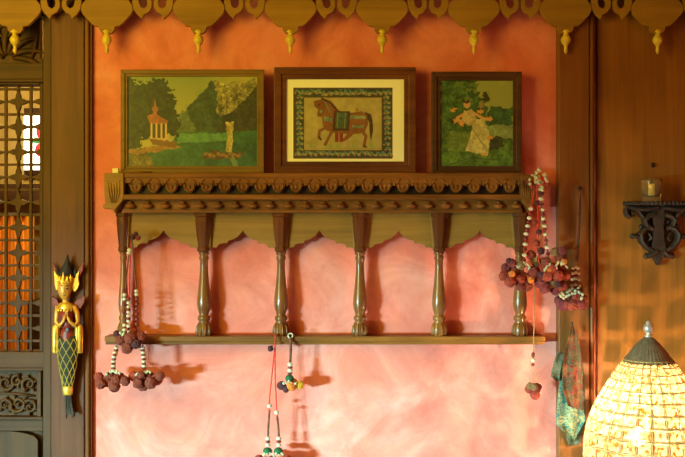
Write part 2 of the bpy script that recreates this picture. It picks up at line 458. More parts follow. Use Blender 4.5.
# pleated orange curtain
cur = MB(); rings = []
n = 60; fr = []; bk = []
for i in range(n + 1):
    x = -34 + 68 * i / n
    dd = 1.30 + 0.03 * math.sin(i * 0.9)
    fr.append((x, dd)); 
for i in range(n):
    (xa, da), (xb, db) = fr[i], fr[i + 1]
    bm = cur.bm
    va = [P(xa, 216, -da), P(xb, 216, -db), P(xb, 470, -db), P(xa, 470, -da)]
    vb = [v + Vector((0, 0.006, 0)) for v in va]
    A = [bm.verts.new(v) for v in va]; B = [bm.verts.new(v) for v in vb]
    bm.faces.new(A); bm.faces.new(B[::-1])
    for q in range(4): bm.faces.new((A[q], A[(q + 1) % 4], B[(q + 1) % 4], B[q]))
bmesh.ops.remove_doubles(cur.bm, verts=cur.bm.verts, dist=1e-5)
bmesh.ops.translate(cur.bm, verts=cur.bm.verts, vec=(0, 0, 0))
o = cur.build('curtain', M['curtain']); tag(o, 'orange pleated curtain behind the lower half of the lattice door', 'curtain')
o = MB().tube([P(-40, 214, -1.30), P(36, 214, -1.30)], 0.012).build('curtain_rod', M['darkwood']); tag(o, 'dark rod carrying the orange curtain behind the lattice', 'curtain rod')
cb = thing('sideboard', P(52, 470, -1.3), 'dark cabinet beside the orange curtain, seen through the lattice', 'cabinet')
cz = P(40, 352, -1.2)
MB().box(P(31, 0, -1.2).x, P(75, 0, -1.2).x, 1.15, 1.48, 0, P(0, 300, -1.2).z).build('body', M['darkwood'], cb)
MB().box(P(33, 0, -1.2).x, P(52, 0, -1.2).x, 1.13, 1.15, 0.1, P(0, 310, -1.2).z).build('door', M['darkwood'], cb)
cb_children = list(cb.children)

# ------------------------------------------------------------------ carved valance
val = thing('carved_valance', P(342, -12, 0.12), 'carved wooden valance with hanging onion shapes across the top of the wall', 'valance')
b = MB()
b.pbox(-230, 800, -30, -6, 0.055, 0.076)
b.build('top_board', M['valance'], val)
cxs = [15 + 91.8 * k for k in range(-2, 10)]
half = [(0, 34), (5, 33), (7.5, 30), (8, 26.5), (13, 25.5), (17, 22), (20, 18.5), (24, 14.5), (26, 10), (25.5, 5), (22, 0.5), (17, -4), (12, -7)]
for i, cx in enumerate(cxs):
    if not (-60 < cx < 740): continue
    pts = [(cx + a, y) for a, y in half] + [(cx - a, y) for a, y in half[::-1][:-1]]
    pn = MB().pp(pts, 0.056, 0.074).build('pendant', M['valance'], val, bevel=0.0015)
    c = P(cx, 0, 0.066); k = sc(0.066); z = lambda py: P(cx, py, 0.066).z
    f = MB().lathe((c.x, c.y), [(z(30), 3 * k), (z(32), 4.4 * k), (z(33.5), 3 * k), (z(35), 2.6 * k), (z(37), 4.2 * k), (z(40), 5.2 * k), (z(43), 4.2 * k), (z(45.5), 2 * k), (z(48), 1.6 * k), (z(50), 2.1 * k), (z(52), 1.6 * k), (z(54), .5 * k)], 14)
    f.build('finial', M['finial'], pn)
# comma leaves between the pendants
def leafpoly(cx, m, j=0):
    # hooked leaf: m=+1 hook opens to the right
    pts = [(-10, -8), (-10.5, 2), (-9.5, 9), (-6, 14), (-1, 19), (1, 14.5), (6, 12), (9, 7), (9, 1), (6, -3), (3, -1.5), (4.5, 2), (4, 6), (1, 8.5), (-2.5, 6.5), (-4, 1), (-3, -8)]
    return [(cx + m * a, y) for a, y in pts]
for i, cx in enumerate(cxs):
    mid = cx + 45.9
    if not (-60 < mid < 740): continue
    for m_, o_ in ((1, -10), (-1, 10)):
        ps = leafpoly(mid + o_, m_)
        lf = MB().pp(ps, 0.057, 0.073).build('leaf_scroll', M['valance'], val, bevel=0.0012)

# ------------------------------------------------------------------ arcaded wall shelf
sh = thing('wall_shelf', P(325, 344, 0.05), 'carved wooden wall shelf with five pointed arches and turned balusters', 'shelf')
DL = 0.115
k0 = MB()
k0.pbox(118, 525, 173, 177.5, 0.0, DL); k0.build('ledge', M['shelfw'], sh, bevel=0.0015)
k0 = MB().pbox(124, 521, 177.5, 183, 0.085, DL - 0.004)
nf = 22; per = (519 - 127) / nf
for i in range(nf):
    cx = 127 + per * (i + 0.5)
    lob = [(cx + 6.6 * math.cos(a) * (1 if math.sin(a) < 0.2 else .92), 185.5 + 7.2 * math.sin(a)) for a in [PI * q / 12 for q in range(13)]] + [(cx - 7.5, 182.5), (cx + 7.5, 182.5)]
    lob = [(x, y) for x, y in lob]
    k0.pp(lob, DL - 0.022, DL - 0.010)
    k0.tube([P(cx + 4.6 * math.cos(a), 186 + 5.2 * math.sin(a), DL - 0.009) for a in [PI * (-.15 + 1.3 * q / 12) for q in range(13)]], 0.0034, 6)
    k0.ball(P(cx, 187.3, DL - 0.010), 0.0062, 8, .7, .6, 1.3)
    for s_ in (-1, 1):
        k0.tube([P(cx + s_ * 2.2, 179, DL - .004), P(cx + s_ * 5.4, 181.5, DL - .003), P(cx + s_ * 7.2, 185, DL - .009)], [0.0022, 0.0042, 0.002], 6)
    k0.ball(P(cx + per / 2, 183.5, DL - 0.008), 0.0062, 8, .7, .6, 1.5)
k0.build('carved_fascia', M['shelfw'], sh)
k0 = MB(); k0.pbox(122, 522, 195, 199.5, 0.04, DL + 0.004); k0.tube([P(122, 195.5, DL), P(522, 195.5, DL)], 0.004)
k0.build('cornice_moulding', M['shelfw'], sh, bevel=0.001)
MB().pbox(124, 521, 183, 195, 0.03, 0.085).build('recess_shade_board', M['darkwood'], sh)  # dark wood stands in for the shade in the gaps between lobes
k0 = MB(); k0.pbox(124, 521, 199.5, 213, 0.02, 0.088)
nk = 22; pk = (516 - 130) / nk
for i in range(nk + 1):
    cx = 130 + pk * i
    c = P(cx, 206, 0.098)
    k0.ball(c, 0.017, 10, 1.0, .8, .55)
    k0.ball(P(cx, 202.5, 0.096), 0.009, 8, 1, .8, .5)
k0.pbox(124, 521, 210.3, 212.5, 0.02, 0.100)
k0.build('knob_frieze', M['shelfw'], sh)
cols_x = [123.5, 204, 281, 360, 439, 520]
apex = [163.5, 243, 319.5, 398.5, 480]
def zpy(py, d): return P(0, py, d).z
for i in range(5):
    xl, xr, ax = cols_x[i] + 1, cols_x[i + 1] - 1, apex[i]
    L = ax - xl; R = xr - ax
    sidep = [(0, 230.5), (0.05, 233.5), (0.14, 237), (0.28, 239.8), (0.39, 240.6), (0.42, 243.6), (0.53, 243.2), (0.64, 244.4), (0.69, 247.6), (0.80, 247.4), (0.90, 249.5), (1.0, 253)]
    pts = [(xl, 212), (xr, 212)] + [(ax + R * u, y) for u, y in sidep[::-1]] + [(ax - L * u, y) for u, y in sidep[1:]]
    MB().pp(pts, 0.036, 0.054).build('arch_panel', M['archw'], sh, bevel=0.001)
bal_prof = [(250, 3.5), (252, 5.2), (254, 5.2), (255.5, 3.8), (257, 4.8), (259, 4.8), (260.5, 3.9), (268, 4.0), (278, 4.6), (288, 5.6), (297, 6.7), (304, 7.0), (309, 6.3), (313, 5.0), (315, 4.6), (316.5, 6.2), (319, 6.4), (321, 5.0), (323, 5.6), (327, 7.2), (332, 7.8), (335.2, 6.6), (336.5, 6.6)]
for i, cx in enumerate(cols_x):
    dd = 0.048; c = P(cx, 0, dd); kk = sc(dd)
    w = 0.72 if i == 0 else 1.0
    cap = MB()
    prof = [(213, 8.5), (216, 8.5), (217.5, 7.2), (222, 7.6), (236, 6.2), (246, 4.8), (248, 5.6), (250.5, 5.8), (252, 4.4)]
    cap.lathe((c.x, c.y - 0.012), [(zpy(y, dd), r * kk * w * 1.12) for y, r in prof], 8, smooth=False, rot=PI / 8)
    cap.build('capital', M['dark_turned'], sh, bevel=0.0008)
    st = MB().pp([(cx - 8.5 * w, 213), (cx - 5.5 * w, 213), (cx - 4.4 * w, 246), (cx - 6 * w, 250)], 0.038, 0.064)
    st.pp([(cx + 8.5 * w, 213), (cx + 5.5 * w, 213), (cx + 4.4 * w, 246), (cx + 6 * w, 250)], 0.038, 0.064)
    st.build('capital_edge', M['archw'], sh, bevel=0.001)
    bl = MB().lathe((c.x, c.y), [(zpy(y, dd), r * kk * w) for y, r in bal_prof], 24)
    # petal carving round the foot
    for q in range(10):
        a = 2 * PI * q / 10
        r1 = 6.6 * kk * w
        bl.tube([Vector((c.x + r_ * kk * w * math.cos(a), c.y + r_ * kk * w * math.sin(a), zpy(y, dd))) for y, r_ in ((323, 5.4), (327, 7), (332, 7.7), (335, 6.8))], [0.002, 0.0035, 0.004, 0.003], 5)
    bl.build('baluster', M['turned'], sh)
rl = MB(); rl.pbox(104.5, 545.5, 336.5, 341.5, 0.0, 0.075); rl.pbox(105.5, 544.5, 341.5, 344.5, 0.0, 0.068)
rl.build('lower_rail', M['shelfw'], sh, bevel=0.0012)
for cx, w in ((113.8, 1.0), (528, 0.8)):
    dd = 0.12
    hp = [(-9.7, 173), (9.5, 173), (9.8, 196), (8.5, 201), (4, 206), (1.8, 209), (0.5, 213), (-1.5, 209.5), (-3.5, 209), (-9, 209), (-11.5, 206.5), (-8.5, 203), (-9.5, 196)] if w == 1.0 else [(-7, 175), (8, 175), (8, 196), (6.5, 202), (3, 207), (1, 212), (-1, 207), (-5, 203), (-7, 197)]
    br = MB().pp([(cx + a, y) for a, y in hp], 0.02, DL + 0.006).build('end_bracket', M['archw'] if w == 1 else M['shelfw'], sh, bevel=0.002)
    fl = MB()
    for q in (-6, -3, 0, 3, 6):
        fl.tube([P(cx + q * w, 184 - abs(q) * .6, DL + 0.006), P(cx + q * w * .85, 193, DL + 0.0075), P(cx + q * .35, 203, DL + 0.0065)], [0.0012, 0.0036, 0.0015], 6)
    fl.build('fluting', M['archw'] if w == 1 else M['shelfw'], br)

# small card and stick on the ledge
o = MB().pbox(112.3, 118.2, 168.2, 173, 0.085, 0.10).build('small_block', M['card'], bevel=0.0008)
tag(o, 'tiny cream block on the left end of the carved shelf', 'block')
o = MB().tube([P(119, 171.9, 0.100), P(138, 172, 0.098), P(152, 172.1, 0.095)], [0.003, 0.0035, 0.002], 6).build('incense_stick', M['gold_frame'])
tag(o, 'thin tan stick lying on the shelf ledge before the landscape', 'stick')

# ------------------------------------------------------------------ pictures
def vnoise(x, y, s, seed=0):
    rng = np.random.RandomState(seed); g = rng.rand(64, 64)
    X = x / s + 7.3; Y = y / s + 3.1
    xi = np.floor(X).astype(int); yi = np.floor(Y).astype(int); fx = X - xi; fy = Y - yi
    fx = fx * fx * (3 - 2 * fx); fy = fy * fy * (3 - 2 * fy)
    a = g[yi % 64, xi % 64]; b_ = g[yi % 64, (xi + 1) % 64]; c = g[(yi + 1) % 64, xi % 64]; d_ = g[(yi + 1) % 64, (xi + 1) % 64]
    return (a * (1 - fx) + b_ * fx) * (1 - fy) + (c * (1 - fx) + d_ * fx) * fy
class Paint:
    def __init__(s, X, Y, base):
        s.X, s.Y = X, Y; s.img = np.zeros(X.shape + (3,)); s.img[:] = base
    def mask_poly(s, pts, warp=0.0, ws=3.0, seed=1):
        X, Y = s.X, s.Y
        if warp: X = X + (vnoise(s.X, s.Y, ws, seed) - .5) * warp * 2; Y = Y + (vnoise(s.X, s.Y, ws, seed + 9) - .5) * warp * 2
        m = np.zeros(X.shape, bool); n = len(pts)
        for i in range(n):
            x1, y1 = pts[i]; x2, y2 = pts[(i + 1) % n]
            c = ((y1 > Y) != (y2 > Y)) & (X < (x2 - x1) * (Y - y1) / ((y2 - y1) if y2 != y1 else 1e-9) + x1)
            m ^= c
        return m.astype(float)
    def put(s, m, col, var=0.0, vs=2.0, seed=3, alpha=1.0):
        c = np.array(col, float)[None, None, :] * (1 + var * (0.5 * vnoise(s.X, s.Y, vs * 2.2, seed) + 0.5 * vnoise(s.X + .37 * s.Y, s.Y - .41 * s.X, vs * .7, seed + 4) - .5)[..., None] * 2.6)
        a = (m * alpha)[..., None]; s.img = s.img * (1 - a) + c * a; return s
    def poly(s, pts, col, warp=0.0, ws=3.0, **k): return s.put(s.mask_poly(pts, warp, ws, k.get('seed', 1)), col, **k)
    def ell(s, cx, cy, rx, ry, col, soft=0.0, warp=0.0, **k):
        X = s.X; Y = s.Y
        if warp: X = X + (vnoise(s.X, s.Y, 1.6, 5) + .6 * vnoise(s.X, s.Y, 5, 15) - .8) * warp * 2; Y = Y + (vnoise(s.X, s.Y, 1.6, 6) + .6 * vnoise(s.X, s.Y, 5, 16) - .8) * warp * 2
        q = np.sqrt(((X - cx) / rx) ** 2 + ((Y - cy) / ry) ** 2)
        m = np.clip((1 - q) / soft, 0, 1) if soft else (q < 1).astype(float)
        return s.put(m, col, **k)
    def line(s, pts, w, col, **k):
        m = np.zeros(s.X.shape)
        for (x1, y1), (x2, y2) in zip(pts[:-1], pts[1:]):
            dx, dy = x2 - x1, y2 - y1; L = dx * dx + dy * dy + 1e-9
            t_ = np.clip(((s.X - x1) * dx + (s.Y - y1) * dy) / L, 0, 1)
            dd = np.hypot(s.X - x1 - t_ * dx, s.Y - y1 - t_ * dy); m = np.maximum(m, (dd < w / 2).astype(float))
        return s.put(m, col, **k)

def canvas(name, px0, px1, py0, py1, d, fn, base, parent, step=0.45, thick=0.004):
    nx = int((px1 - px0) / step); ny = int((py1 - py0) / step)
    gx = np.linspace(px0, px1, nx); gy = np.linspace(py0, py1, ny); X, Y = np.meshgrid(gx, gy)
    p = Paint(X, Y, base); fn(p); img = np.clip(p.img, 0, 255) / 255
    lin = np.where(img <= 0.04045, img / 12.92, ((img + 0.055) / 1.055) ** 2.4)
    k = sc(d); off = wloc(parent)
    vx = (X - 342.5) * k - off.x; vz = ZC + (228.5 - Y) * k - off.z; vy = np.full(X.shape, -d) - off.y
    verts = np.stack([vx, vy, vz], -1).reshape(-1, 3).tolist()
    col = lin.reshape(-1, 3)
    faces = [(j * nx + i, (j + 1) * nx + i, (j + 1) * nx + i + 1, j * nx + i + 1) for j in range(ny - 1) for i in range(nx - 1)]
    # thickness: back rectangle joined round the border
    nb = len(verts)
    border = [i for i in range(nx)] + [j * nx + nx - 1 for j in range(1, ny)] + [(ny - 1) * nx + i for i in range(nx - 2, -1, -1)] + [j * nx for j in range(ny - 2, 0, -1)]
    bv = [[verts[i][0], verts[i][1] + thick, verts[i][2]] for i in border]
    verts += bv; n = len(border)
    for q in range(n): faces.append((border[q], border[(q + 1) % n], nb + (q + 1) % n, nb + q))
    faces.append(tuple(range(nb + n - 1, nb - 1, -1)))
    me = bpy.data.meshes.new(name); me.from_pydata(verts, [], faces)
    ca = me.color_attributes.new('paint', 'FLOAT_COLOR', 'POINT')
    full = np.ones((len(verts), 4)); full[:nb, :3] = col; full[nb:, :3] = col[border]
    ca.data.foreach_set('color', full.ravel()); me.materials.append(M['paint']); me.update()
    o = bpy.data.objects.new(name, me); C.objects.link(o); o.parent = parent
    return o

def frame(root, px0, px1, py0, py1, w, d, mat, depth=0.022, lip=0.0):
    mb = MB()
    for pts in ([(px0, py0), (px1, py0), (px1 - w, py0 + w), (px0 + w, py0 + w)], [(px0, py1), (px1, py1), (px1 - w, py1 - w), (px0 + w, py1 - w)],
                [(px0, py0), (px0 + w, py0 + w), (px0 + w, py1 - w), (px0, py1)], [(px1, py0), (px1 - w, py0 + w), (px1 - w, py1 - w), (px1, py1)]):
        mb.pp(pts, d - 0.012, d + depth - 0.012)
    return mb
def picture(px0, px1, py0, py1, w, mat, label, depth=0.020, lip=True, d=0.05):
    root = thing('framed_picture', P((px0 + px1) / 2, py1, d), label, 'picture')
    frame(root, px0, px1, py0, py1, w * 0.62, d, mat, depth).build('frame', mat, root, bevel=0.002)
    frame(root, px0 + w * .62, px1 - w * .62, py0 + w * .62, py1 - w * .62, w * .38, d, mat, depth - 0.005).build('inner_slip', mat, root, bevel=0.001)
    MB().pbox(px0 + 2, px1 - 2, py0 + 2, py1 - 2, d - 0.014, d - 0.010).build('backing', M['dark_frame'], root)
    return root

def landscape(p):
    X, Y = p.X, p.Y
    t_ = np.clip((Y - 75) / 55, 0, 1)[..., None]
    p.img[:] = np.array([128, 140, 78]) * (1 - t_) + np.array([176, 164, 88]) * t_
    p.put((X > 200).astype(float) * np.clip((X - 200) / 40, 0, 1), (186, 170, 80), var=.1, vs=8, alpha=.7)
    p.put((vnoise(X, Y, 12, 2) > .6).astype(float), (120, 138, 90), alpha=.4)
    # pale peaks
    p.poly([(208, 90), (213, 80), (222, 86), (232, 80), (246, 82), (256, 78), (256, 130), (205, 130)], (122, 116, 68), warp=2.5, var=.55, vs=1.8)
    p.poly([(213, 84), (220, 90), (219, 104), (226, 108), (234, 92), (244, 86), (240, 80), (230, 84)], (164, 152, 88), warp=5, var=.6, vs=1.4, alpha=.6)
    p.poly([(260, 80), (254, 88), (245, 100), (232, 111), (216, 121), (202, 134), (260, 134)], (56, 56, 36), warp=1.5, var=.35, vs=2.5)
    p.poly([(180, 134), (182, 116), (190, 104), (203, 92), (212, 79), (217, 92), (216, 112), (224, 118), (214, 134)], (54, 70, 48), warp=1.2, var=.35, vs=3)
    p.poly([(174, 134), (178, 118), (186, 108), (192, 120), (196, 134)], (92, 108, 72), warp=2, var=.2)
    # lake
    p.poly([(178, 132), (258, 131), (258, 172), (126, 172), (126, 150), (170, 147)], (52, 94, 62), warp=.8, var=.2, vs=4)
    p.poly([(180, 133), (230, 133), (226, 141), (176, 143)], (90, 138, 90), warp=1, var=.15)
    p.poly([(216, 146), (256, 140), (258, 171), (200, 171)], (48, 86, 62), warp=2, var=.3, vs=3, alpha=.8)
    # tree mass
    for (cx, cy, rx, ry) in [(140, 104, 17, 22), (156, 92, 12, 12), (166, 108, 9, 20), (134, 130, 10, 24), (172, 124, 9, 14), (150, 120, 22, 20), (162, 86, 7, 7), (131, 88, 5, 10)]:
        p.ell(cx, cy, rx, ry, (40, 48, 28), warp=3, var=.5, vs=1.5)
    p.poly([(126, 78), (132, 80), (130, 150), (126, 150)], (56, 56, 38), warp=2, var=.3)
    p.poly([(126, 150), (150, 147), (176, 144), (182, 147), (150, 153), (126, 156)], (150, 110, 60), warp=1, var=.2)
    p.poly([(126, 152), (150, 154), (160, 172), (126, 172)], (104, 92, 48), warp=3, var=.4, vs=2)
    # pavilion
    p.poly([(147, 116), (154, 113), (168, 121), (167, 124), (150, 124)], (158, 92, 56), var=.2)
    p.poly([(153, 114), (155, 98), (157, 114)], (170, 96, 60)); p.ell(155, 109, 3.2, 3, (150, 92, 58))
    p.poly([(151, 124), (167, 124), (166, 139), (152, 139)], (70, 62, 44))
    for x in (151.5, 156.5, 161.5, 166): p.line([(x, 124), (x, 139)], 1.5, (210, 170, 116))
    p.line([(151, 139), (167, 139)], 2, (200, 160, 110)); p.poly([(150, 139), (178, 142), (176, 147), (152, 145)], (120, 82, 48), warp=1)
    # waterfall column with boulders
    p.poly([(225, 122), (234, 122), (233, 136), (232, 152), (226, 152), (227, 137)], (176, 160, 100), warp=.8, var=.25)
    p.poly([(202, 157), (212, 150), (228, 153), (246, 152), (238, 158), (214, 160)], (90, 70, 46), warp=1.5, var=.4)
    p.poly([(232, 156), (240, 166), (246, 171), (236, 171), (229, 160)], (130, 150, 110), warp=1.5, alpha=.7)
    for i in range(9): p.ell(206 + i * 4, 154 + (i % 3), 2, 1.5, (150, 110, 70), warp=1)
pl = picture(120.5, 264, 69.5, 173, 7, M['gold_frame'], 'wide gilt-framed painting of a lake, mountain and pavilion, left on the shelf')
canvas('painting', 125, 259.5, 74.5, 170, 0.0475, landscape, (100, 110, 60), pl)

def horse(p):
    X, Y = p.X, p.Y
    brn = (132, 84, 48); dk = (84, 44, 30)
    p.img[:] = (250, 248, 212)
    bord = ((X > 294.5) & (X < 391.5) & (Y > 88.5) & (Y < 157.5)).astype(float)
    p.put(bord, (58, 66, 62), var=.2)
    rng = random.Random(3)
    def flower(x, y):
        p.ell(x, y, 2.3, 1.8, (96, 128, 110), warp=1.4)
        p.ell(x + 2.4, y + 1.3, 1.6, 1.3, (160, 150, 96), warp=1)
        p.ell(x - 1.8, y + 1.8, 1, 1, (170, 120, 70))
    x = 297
    while x < 390:
        flower(x, 92 + rng.uniform(-1, 1)); flower(x, 153 + rng.uniform(-1, 1)); x += 5.4
    y = 96
    while y < 152:
        flower(299 + rng.uniform(-.8, .8), y); flower(386.5 + rng.uniform(-.8, .8), y); y += 5.2
    for (a, b_, c, d_) in [(294, 88, 392, 158)]:
        p.line([(a, b_), (c, b_), (c, d_), (a, d_), (a, b_)], 1, (92, 60, 40))
    inn = ((X > 303.5) & (X < 382) & (Y > 97) & (Y < 150.5)).astype(float)
    p.put(inn, (172, 158, 100), var=.08, vs=6)
    p.line([(303.5, 97), (382, 97), (382, 150.5), (303.5, 150.5), (303.5, 97)], .9, (92, 60, 40))
    # tail
    p.poly([(365, 112), (371, 114), (373, 122), (373, 133), (371, 141), (369.5, 132), (369, 121), (364, 116)], (72, 50, 40), warp=.4)
    # far legs
    p.line([(332, 130), (329, 137), (325, 144)], 2.6, (140, 80, 46)); p.line([(353, 132), (347, 136), (344, 140)], 2.8, (140, 80, 46))
    # body
    body = [(318, 106), (322, 101), (329, 102), (335, 107), (341, 112), (352, 113), (361, 111), (367, 115), (368, 124), (365, 132), (356, 134), (345, 134), (334, 133), (327, 131), (323, 126), (322, 118)]
    p.poly(body, brn, warp=.4, var=.12)
    # head
    p.poly([(314, 101), (320, 99.5), (326, 103), (325, 110), (321, 117), (317, 116), (318, 109), (314, 106)], (124, 76, 44), warp=.3)
    p.line([(322, 99), (330, 102), (336, 109), (338, 112)], 2.4, dk, var=.4, vs=1)
    p.line([(325, 102), (330, 112)], 1, (106, 132, 110)); p.ell(319, 105, .9, .9, (40, 30, 26)); p.ell(321, 111.5, 1.6, 1.6, (120, 140, 110))
    # front legs
    p.line([(327, 127), (319.5, 131), (319, 138)], 2.8, brn); p.line([(333, 130), (328, 139), (325.5, 145)], 2.8, brn)
    p.line([(319, 137), (321, 139.5)], 2, dk); p.line([(325, 145), (327, 146)], 1.6, dk)
    # hind legs
    p.line([(361, 130), (366, 136), (364, 146)], 3.0, brn); p.line([(354, 132), (346, 139)], 2.8, brn); p.line([(364, 146), (366, 147)], 1.8, dk)
    # harness
    p.poly([(350, 115), (366, 116), (366, 119), (350, 119)], (120, 138, 104), var=.3); p.poly([(352, 125), (364, 125), (363, 128), (352, 128)], (112, 130, 100), var=.3)
    p.poly([(324, 116), (332, 118), (332, 122), (324, 121)], (106, 128, 108), var=.3)
    p.poly([(334, 111), (350, 111), (349, 130.5), (332.5, 130.5)], (70, 44, 36)); p.poly([(336, 112.5), (348, 112.5), (347, 128.5), (335, 128.5)], (70, 92, 66), var=.2, vs=1.5)
    p.line([(338, 113), (337, 128)], .8, (140, 130, 80)); p.line([(345.5, 113), (344.5, 128)], .8, (140, 130, 80))
    p.poly([(335, 133), (343, 133), (343, 142), (335, 142)], (130, 50, 40)); p.line([(339, 133), (339, 142)], .8, (180, 140, 90))
    p.poly([(355, 111), (357, 107), (359, 111)], (150, 110, 60))
    for x in (311, 330, 337, 353, 371): p.ell(x, 146, 3.4, 1.8, (150, 158, 84), warp=1.6); p.line([(x, 147), (x, 142)], .8, (140, 146, 76))
    p.line([(305, 148), (381, 148.5)], .8, (150, 140, 80))
ph = picture(274, 416, 67, 173.5, 12, M['red_frame'], 'dark red-framed picture of a brown horse with cream mount, centre of the shelf', depth=0.022)
canvas('mounted_picture', 284, 405, 77.5, 167.5, 0.0485, horse, (250, 248, 212), ph)

def garden(p):
    X, Y = p.X, p.Y
    p.img[:] = (150, 156, 84)
    p.put((vnoise(X, Y, 9, 4) > .5).astype(float), (176, 168, 92), alpha=.5)
    p.poly([(440, 78), (476, 78), (478, 92), (486, 104), (482, 170), (440, 170)], (66, 96, 44), warp=4, var=.4, vs=2.5)
    p.poly([(488, 108), (514, 106), (514, 128), (486, 128)], (60, 92, 54), warp=3, var=.3)
    p.poly([(486, 126), (514, 124), (514, 140), (488, 138)], (136, 152, 92), warp=1.5, var=.15)
    p.poly([(440, 145), (514, 138), (514, 171), (440, 171)], (84, 112, 44), warp=2, var=.35, vs=3)
    p.poly([(446, 132), (470, 132), (474, 146), (462, 152), (448, 150)], (104, 124, 56), warp=2, var=.2)
    p.poly([(488, 136), (502, 136), (504, 146), (496, 150), (484, 148)], (60, 62, 40), warp=2, var=.3)
    # seated figure in a pale dress
    p.poly([(474, 120), (484, 118), (488, 130), (490, 142), (487, 156), (476, 153), (465, 151), (470, 138)], (190, 178, 110), warp=1, var=.18, vs=1.5)
    p.line([(472, 128), (480, 140), (487, 150)], .9, (150, 130, 76)); p.line([(478, 124), (484, 140)], .9, (160, 146, 88))
    p.poly([(464, 112), (471, 108), (475, 112), (476, 122), (468, 126), (462, 120)], (186, 166, 100), warp=1, var=.2)
    p.ell(467, 104, 3.6, 4.4, (196, 156, 96)); p.ell(466.5, 100.5, 4.2, 2.8, (70, 48, 34), warp=.6)
    p.line([(464, 114), (457, 118), (461, 122)], 2.6, (204, 154, 84)); p.line([(474, 113), (482, 118), (490, 120)], 2.6, (204, 154, 84))
    # foliage and blossoms
    rng = random.Random(6)
    for i in range(26): p.ell(rng.uniform(441, 478), rng.uniform(80, 104), rng.uniform(1.5, 3.4), rng.uniform(1, 2.6), rng.choice([(110, 128, 60), (56, 82, 40), (92, 120, 56)]), warp=1.5)
    for (x, y) in [(453, 110), (456, 121), (480, 112), (489, 119), (490, 138), (484, 155), (462, 124)]: p.ell(x, y, 2.8, 2.2, (208, 150, 70), warp=1.4)
    p.ell(486, 97, 4, 5, (62, 60, 40), warp=2); p.ell(481, 106, 3, 4, (150, 130, 76), warp=2)
    p.line([(440, 168), (470, 158), (500, 160)], 1.2, (60, 80, 36), alpha=.7)
pg = picture(431.5, 522, 71.5, 175, 9, M['dark_frame'], 'small upright dark-framed print of a seated figure in a garden, right on shelf')
canvas('print', 438, 515.5, 78, 169.5, 0.0475, garden, (120, 140, 70), pg)

# ------------------------------------------------------------------ pompom tassels
def pommesh(name, mat, seed):
    bm = bmesh.new(); bmesh.ops.create_icosphere(bm, subdivisions=3, radius=1.0)
    rg = random.Random(seed)
    for v in bm.verts: v.co *= rg.uniform(0.86, 1.10)
    for f in bm.faces: f.smooth = False
    me = bpy.data.meshes.new(name); bm.to_mesh(me); bm.free(); me.materials.append(M[mat]); return me
POM = {k: pommesh('pompom_' + k, k, i) for i, k in enumerate(['maroon', 'mixred', 'plum', 'olivepom', 'orange', 'yellow', 'darkpom'])}
def beadmesh(name, mat):
    bm = bmesh.new(); bmesh.ops.create_uvsphere(bm, u_segments=12, v_segments=8, radius=1.0)
    for f in bm.faces: f.smooth = True
    me = bpy.data.meshes.new(name); bm.to_mesh(me); bm.free(); me.materials.append(M[mat]); return me
BD = {'w': beadmesh('bead_white', 'bead'), 'r': beadmesh('bead_red', 'bead_dark'), 'g': beadmesh('bead_green', 'green'), 'c': beadmesh('bead_shell', 'cowrie')}
def pom(root, x, y, d, r, kind, rot=None):
    k = sc(d) * r
    rt = rot or (random.uniform(0, 6), random.uniform(0, 6), random.uniform(0, 6))
    return inst('pompom', POM[kind], P(x, y, d), root, (k, k, k), rt)
def bead(root, x, y, d, kind='w', rx=2.2, rz=1.7):
    k = sc(d)
    if kind == 'c':
        x += random.uniform(-.9, .9); y += random.uniform(-1.6, 1.6)
        return inst('shell', BD[kind], P(x, y, d), root, (rx * k, rx * k, rz * k * random.uniform(.6, 1)), (0, random.uniform(-.9, .9), 0))
    return inst('bead', BD[kind], P(x, y, d), root, (rx * k, rx * k, rz * k))
def cord(root, pts, r, mat, d=None):
    ps = [P(*(q if len(q) == 3 else (q[0], q[1], d))) for q in pts]
    # smooth the polyline
    out = []
    for i in range(len(ps) - 1):
        p0 = ps[max(i - 1, 0)]; p1 = ps[i]; p2 = ps[i + 1]; p3 = ps[min(i + 2, len(ps) - 1)]
        for t_ in (0, .25, .5, .75):
            out.append(0.5 * ((2 * p1) + (-p0 + p2) * t_ + (2 * p0 - 5 * p1 + 4 * p2 - p3) * t_ ** 2 + (-p0 + 3 * p1 - 3 * p2 + p3) * t_ ** 3))
    out.append(ps[-1])
    return MB().tube(out, r, 6).build('cord', M[mat], root)

# (a) maroon tassel on the left baluster
dA = 0.118
ta = thing('pompom_tassel', P(129, 236, dA), 'maroon pompom hanging with three clusters beside the leftmost baluster', 'tassel')
cord(ta, [(127, 236, 0.07), (128, 231, 0.10), (131, 236, dA)], 0.0028, 'cord_brown')
for (x, y, r, kd) in [(133, 237, 2.8, 'darkpom'), (138, 238, 2.6, 'maroon'), (136, 234, 2.2, 'darkpom')]: pom(ta, x, y, dA + .005, r, kd)
cord(ta, [(131, 238), (128, 262), (125, 300), (124, 332)], 0.0022, 'cord_brown', dA)
cord(ta, [(131, 238), (130, 262), (129, 300), (127, 332)], 0.0022, 'cord_red', dA)
cord(ta, [(132, 238), (134, 262), (137, 300), (138, 330)], 0.0026, 'cord_brown', dA)
for q in [(129.5, 250), (129, 253)]: bead(ta, *q, dA, 'w', 2.6, 1.9)
for (x, ys) in [(124.5, [295, 299, 325, 330]), (136.5, [291, 294.5]), (128.5, [303, 307, 312, 316, 321, 326])]:
    for y in ys: bead(ta, x, y, dA, 'w')
for (x, ys) in [(128.5, [299, 309.5, 318.5]), (136.8, [299, 304, 309, 314, 319, 324]), (124, [290, 304, 312])]:
    for y in ys: bead(ta, x, y, dA, 'r', 2.3, 2.2)
for (x, y) in [(121, 333), (124, 335), (128, 331), (131, 333), (134, 335)]: bead(ta, x, y, dA + .012, 'c', 1.3, 2.8)
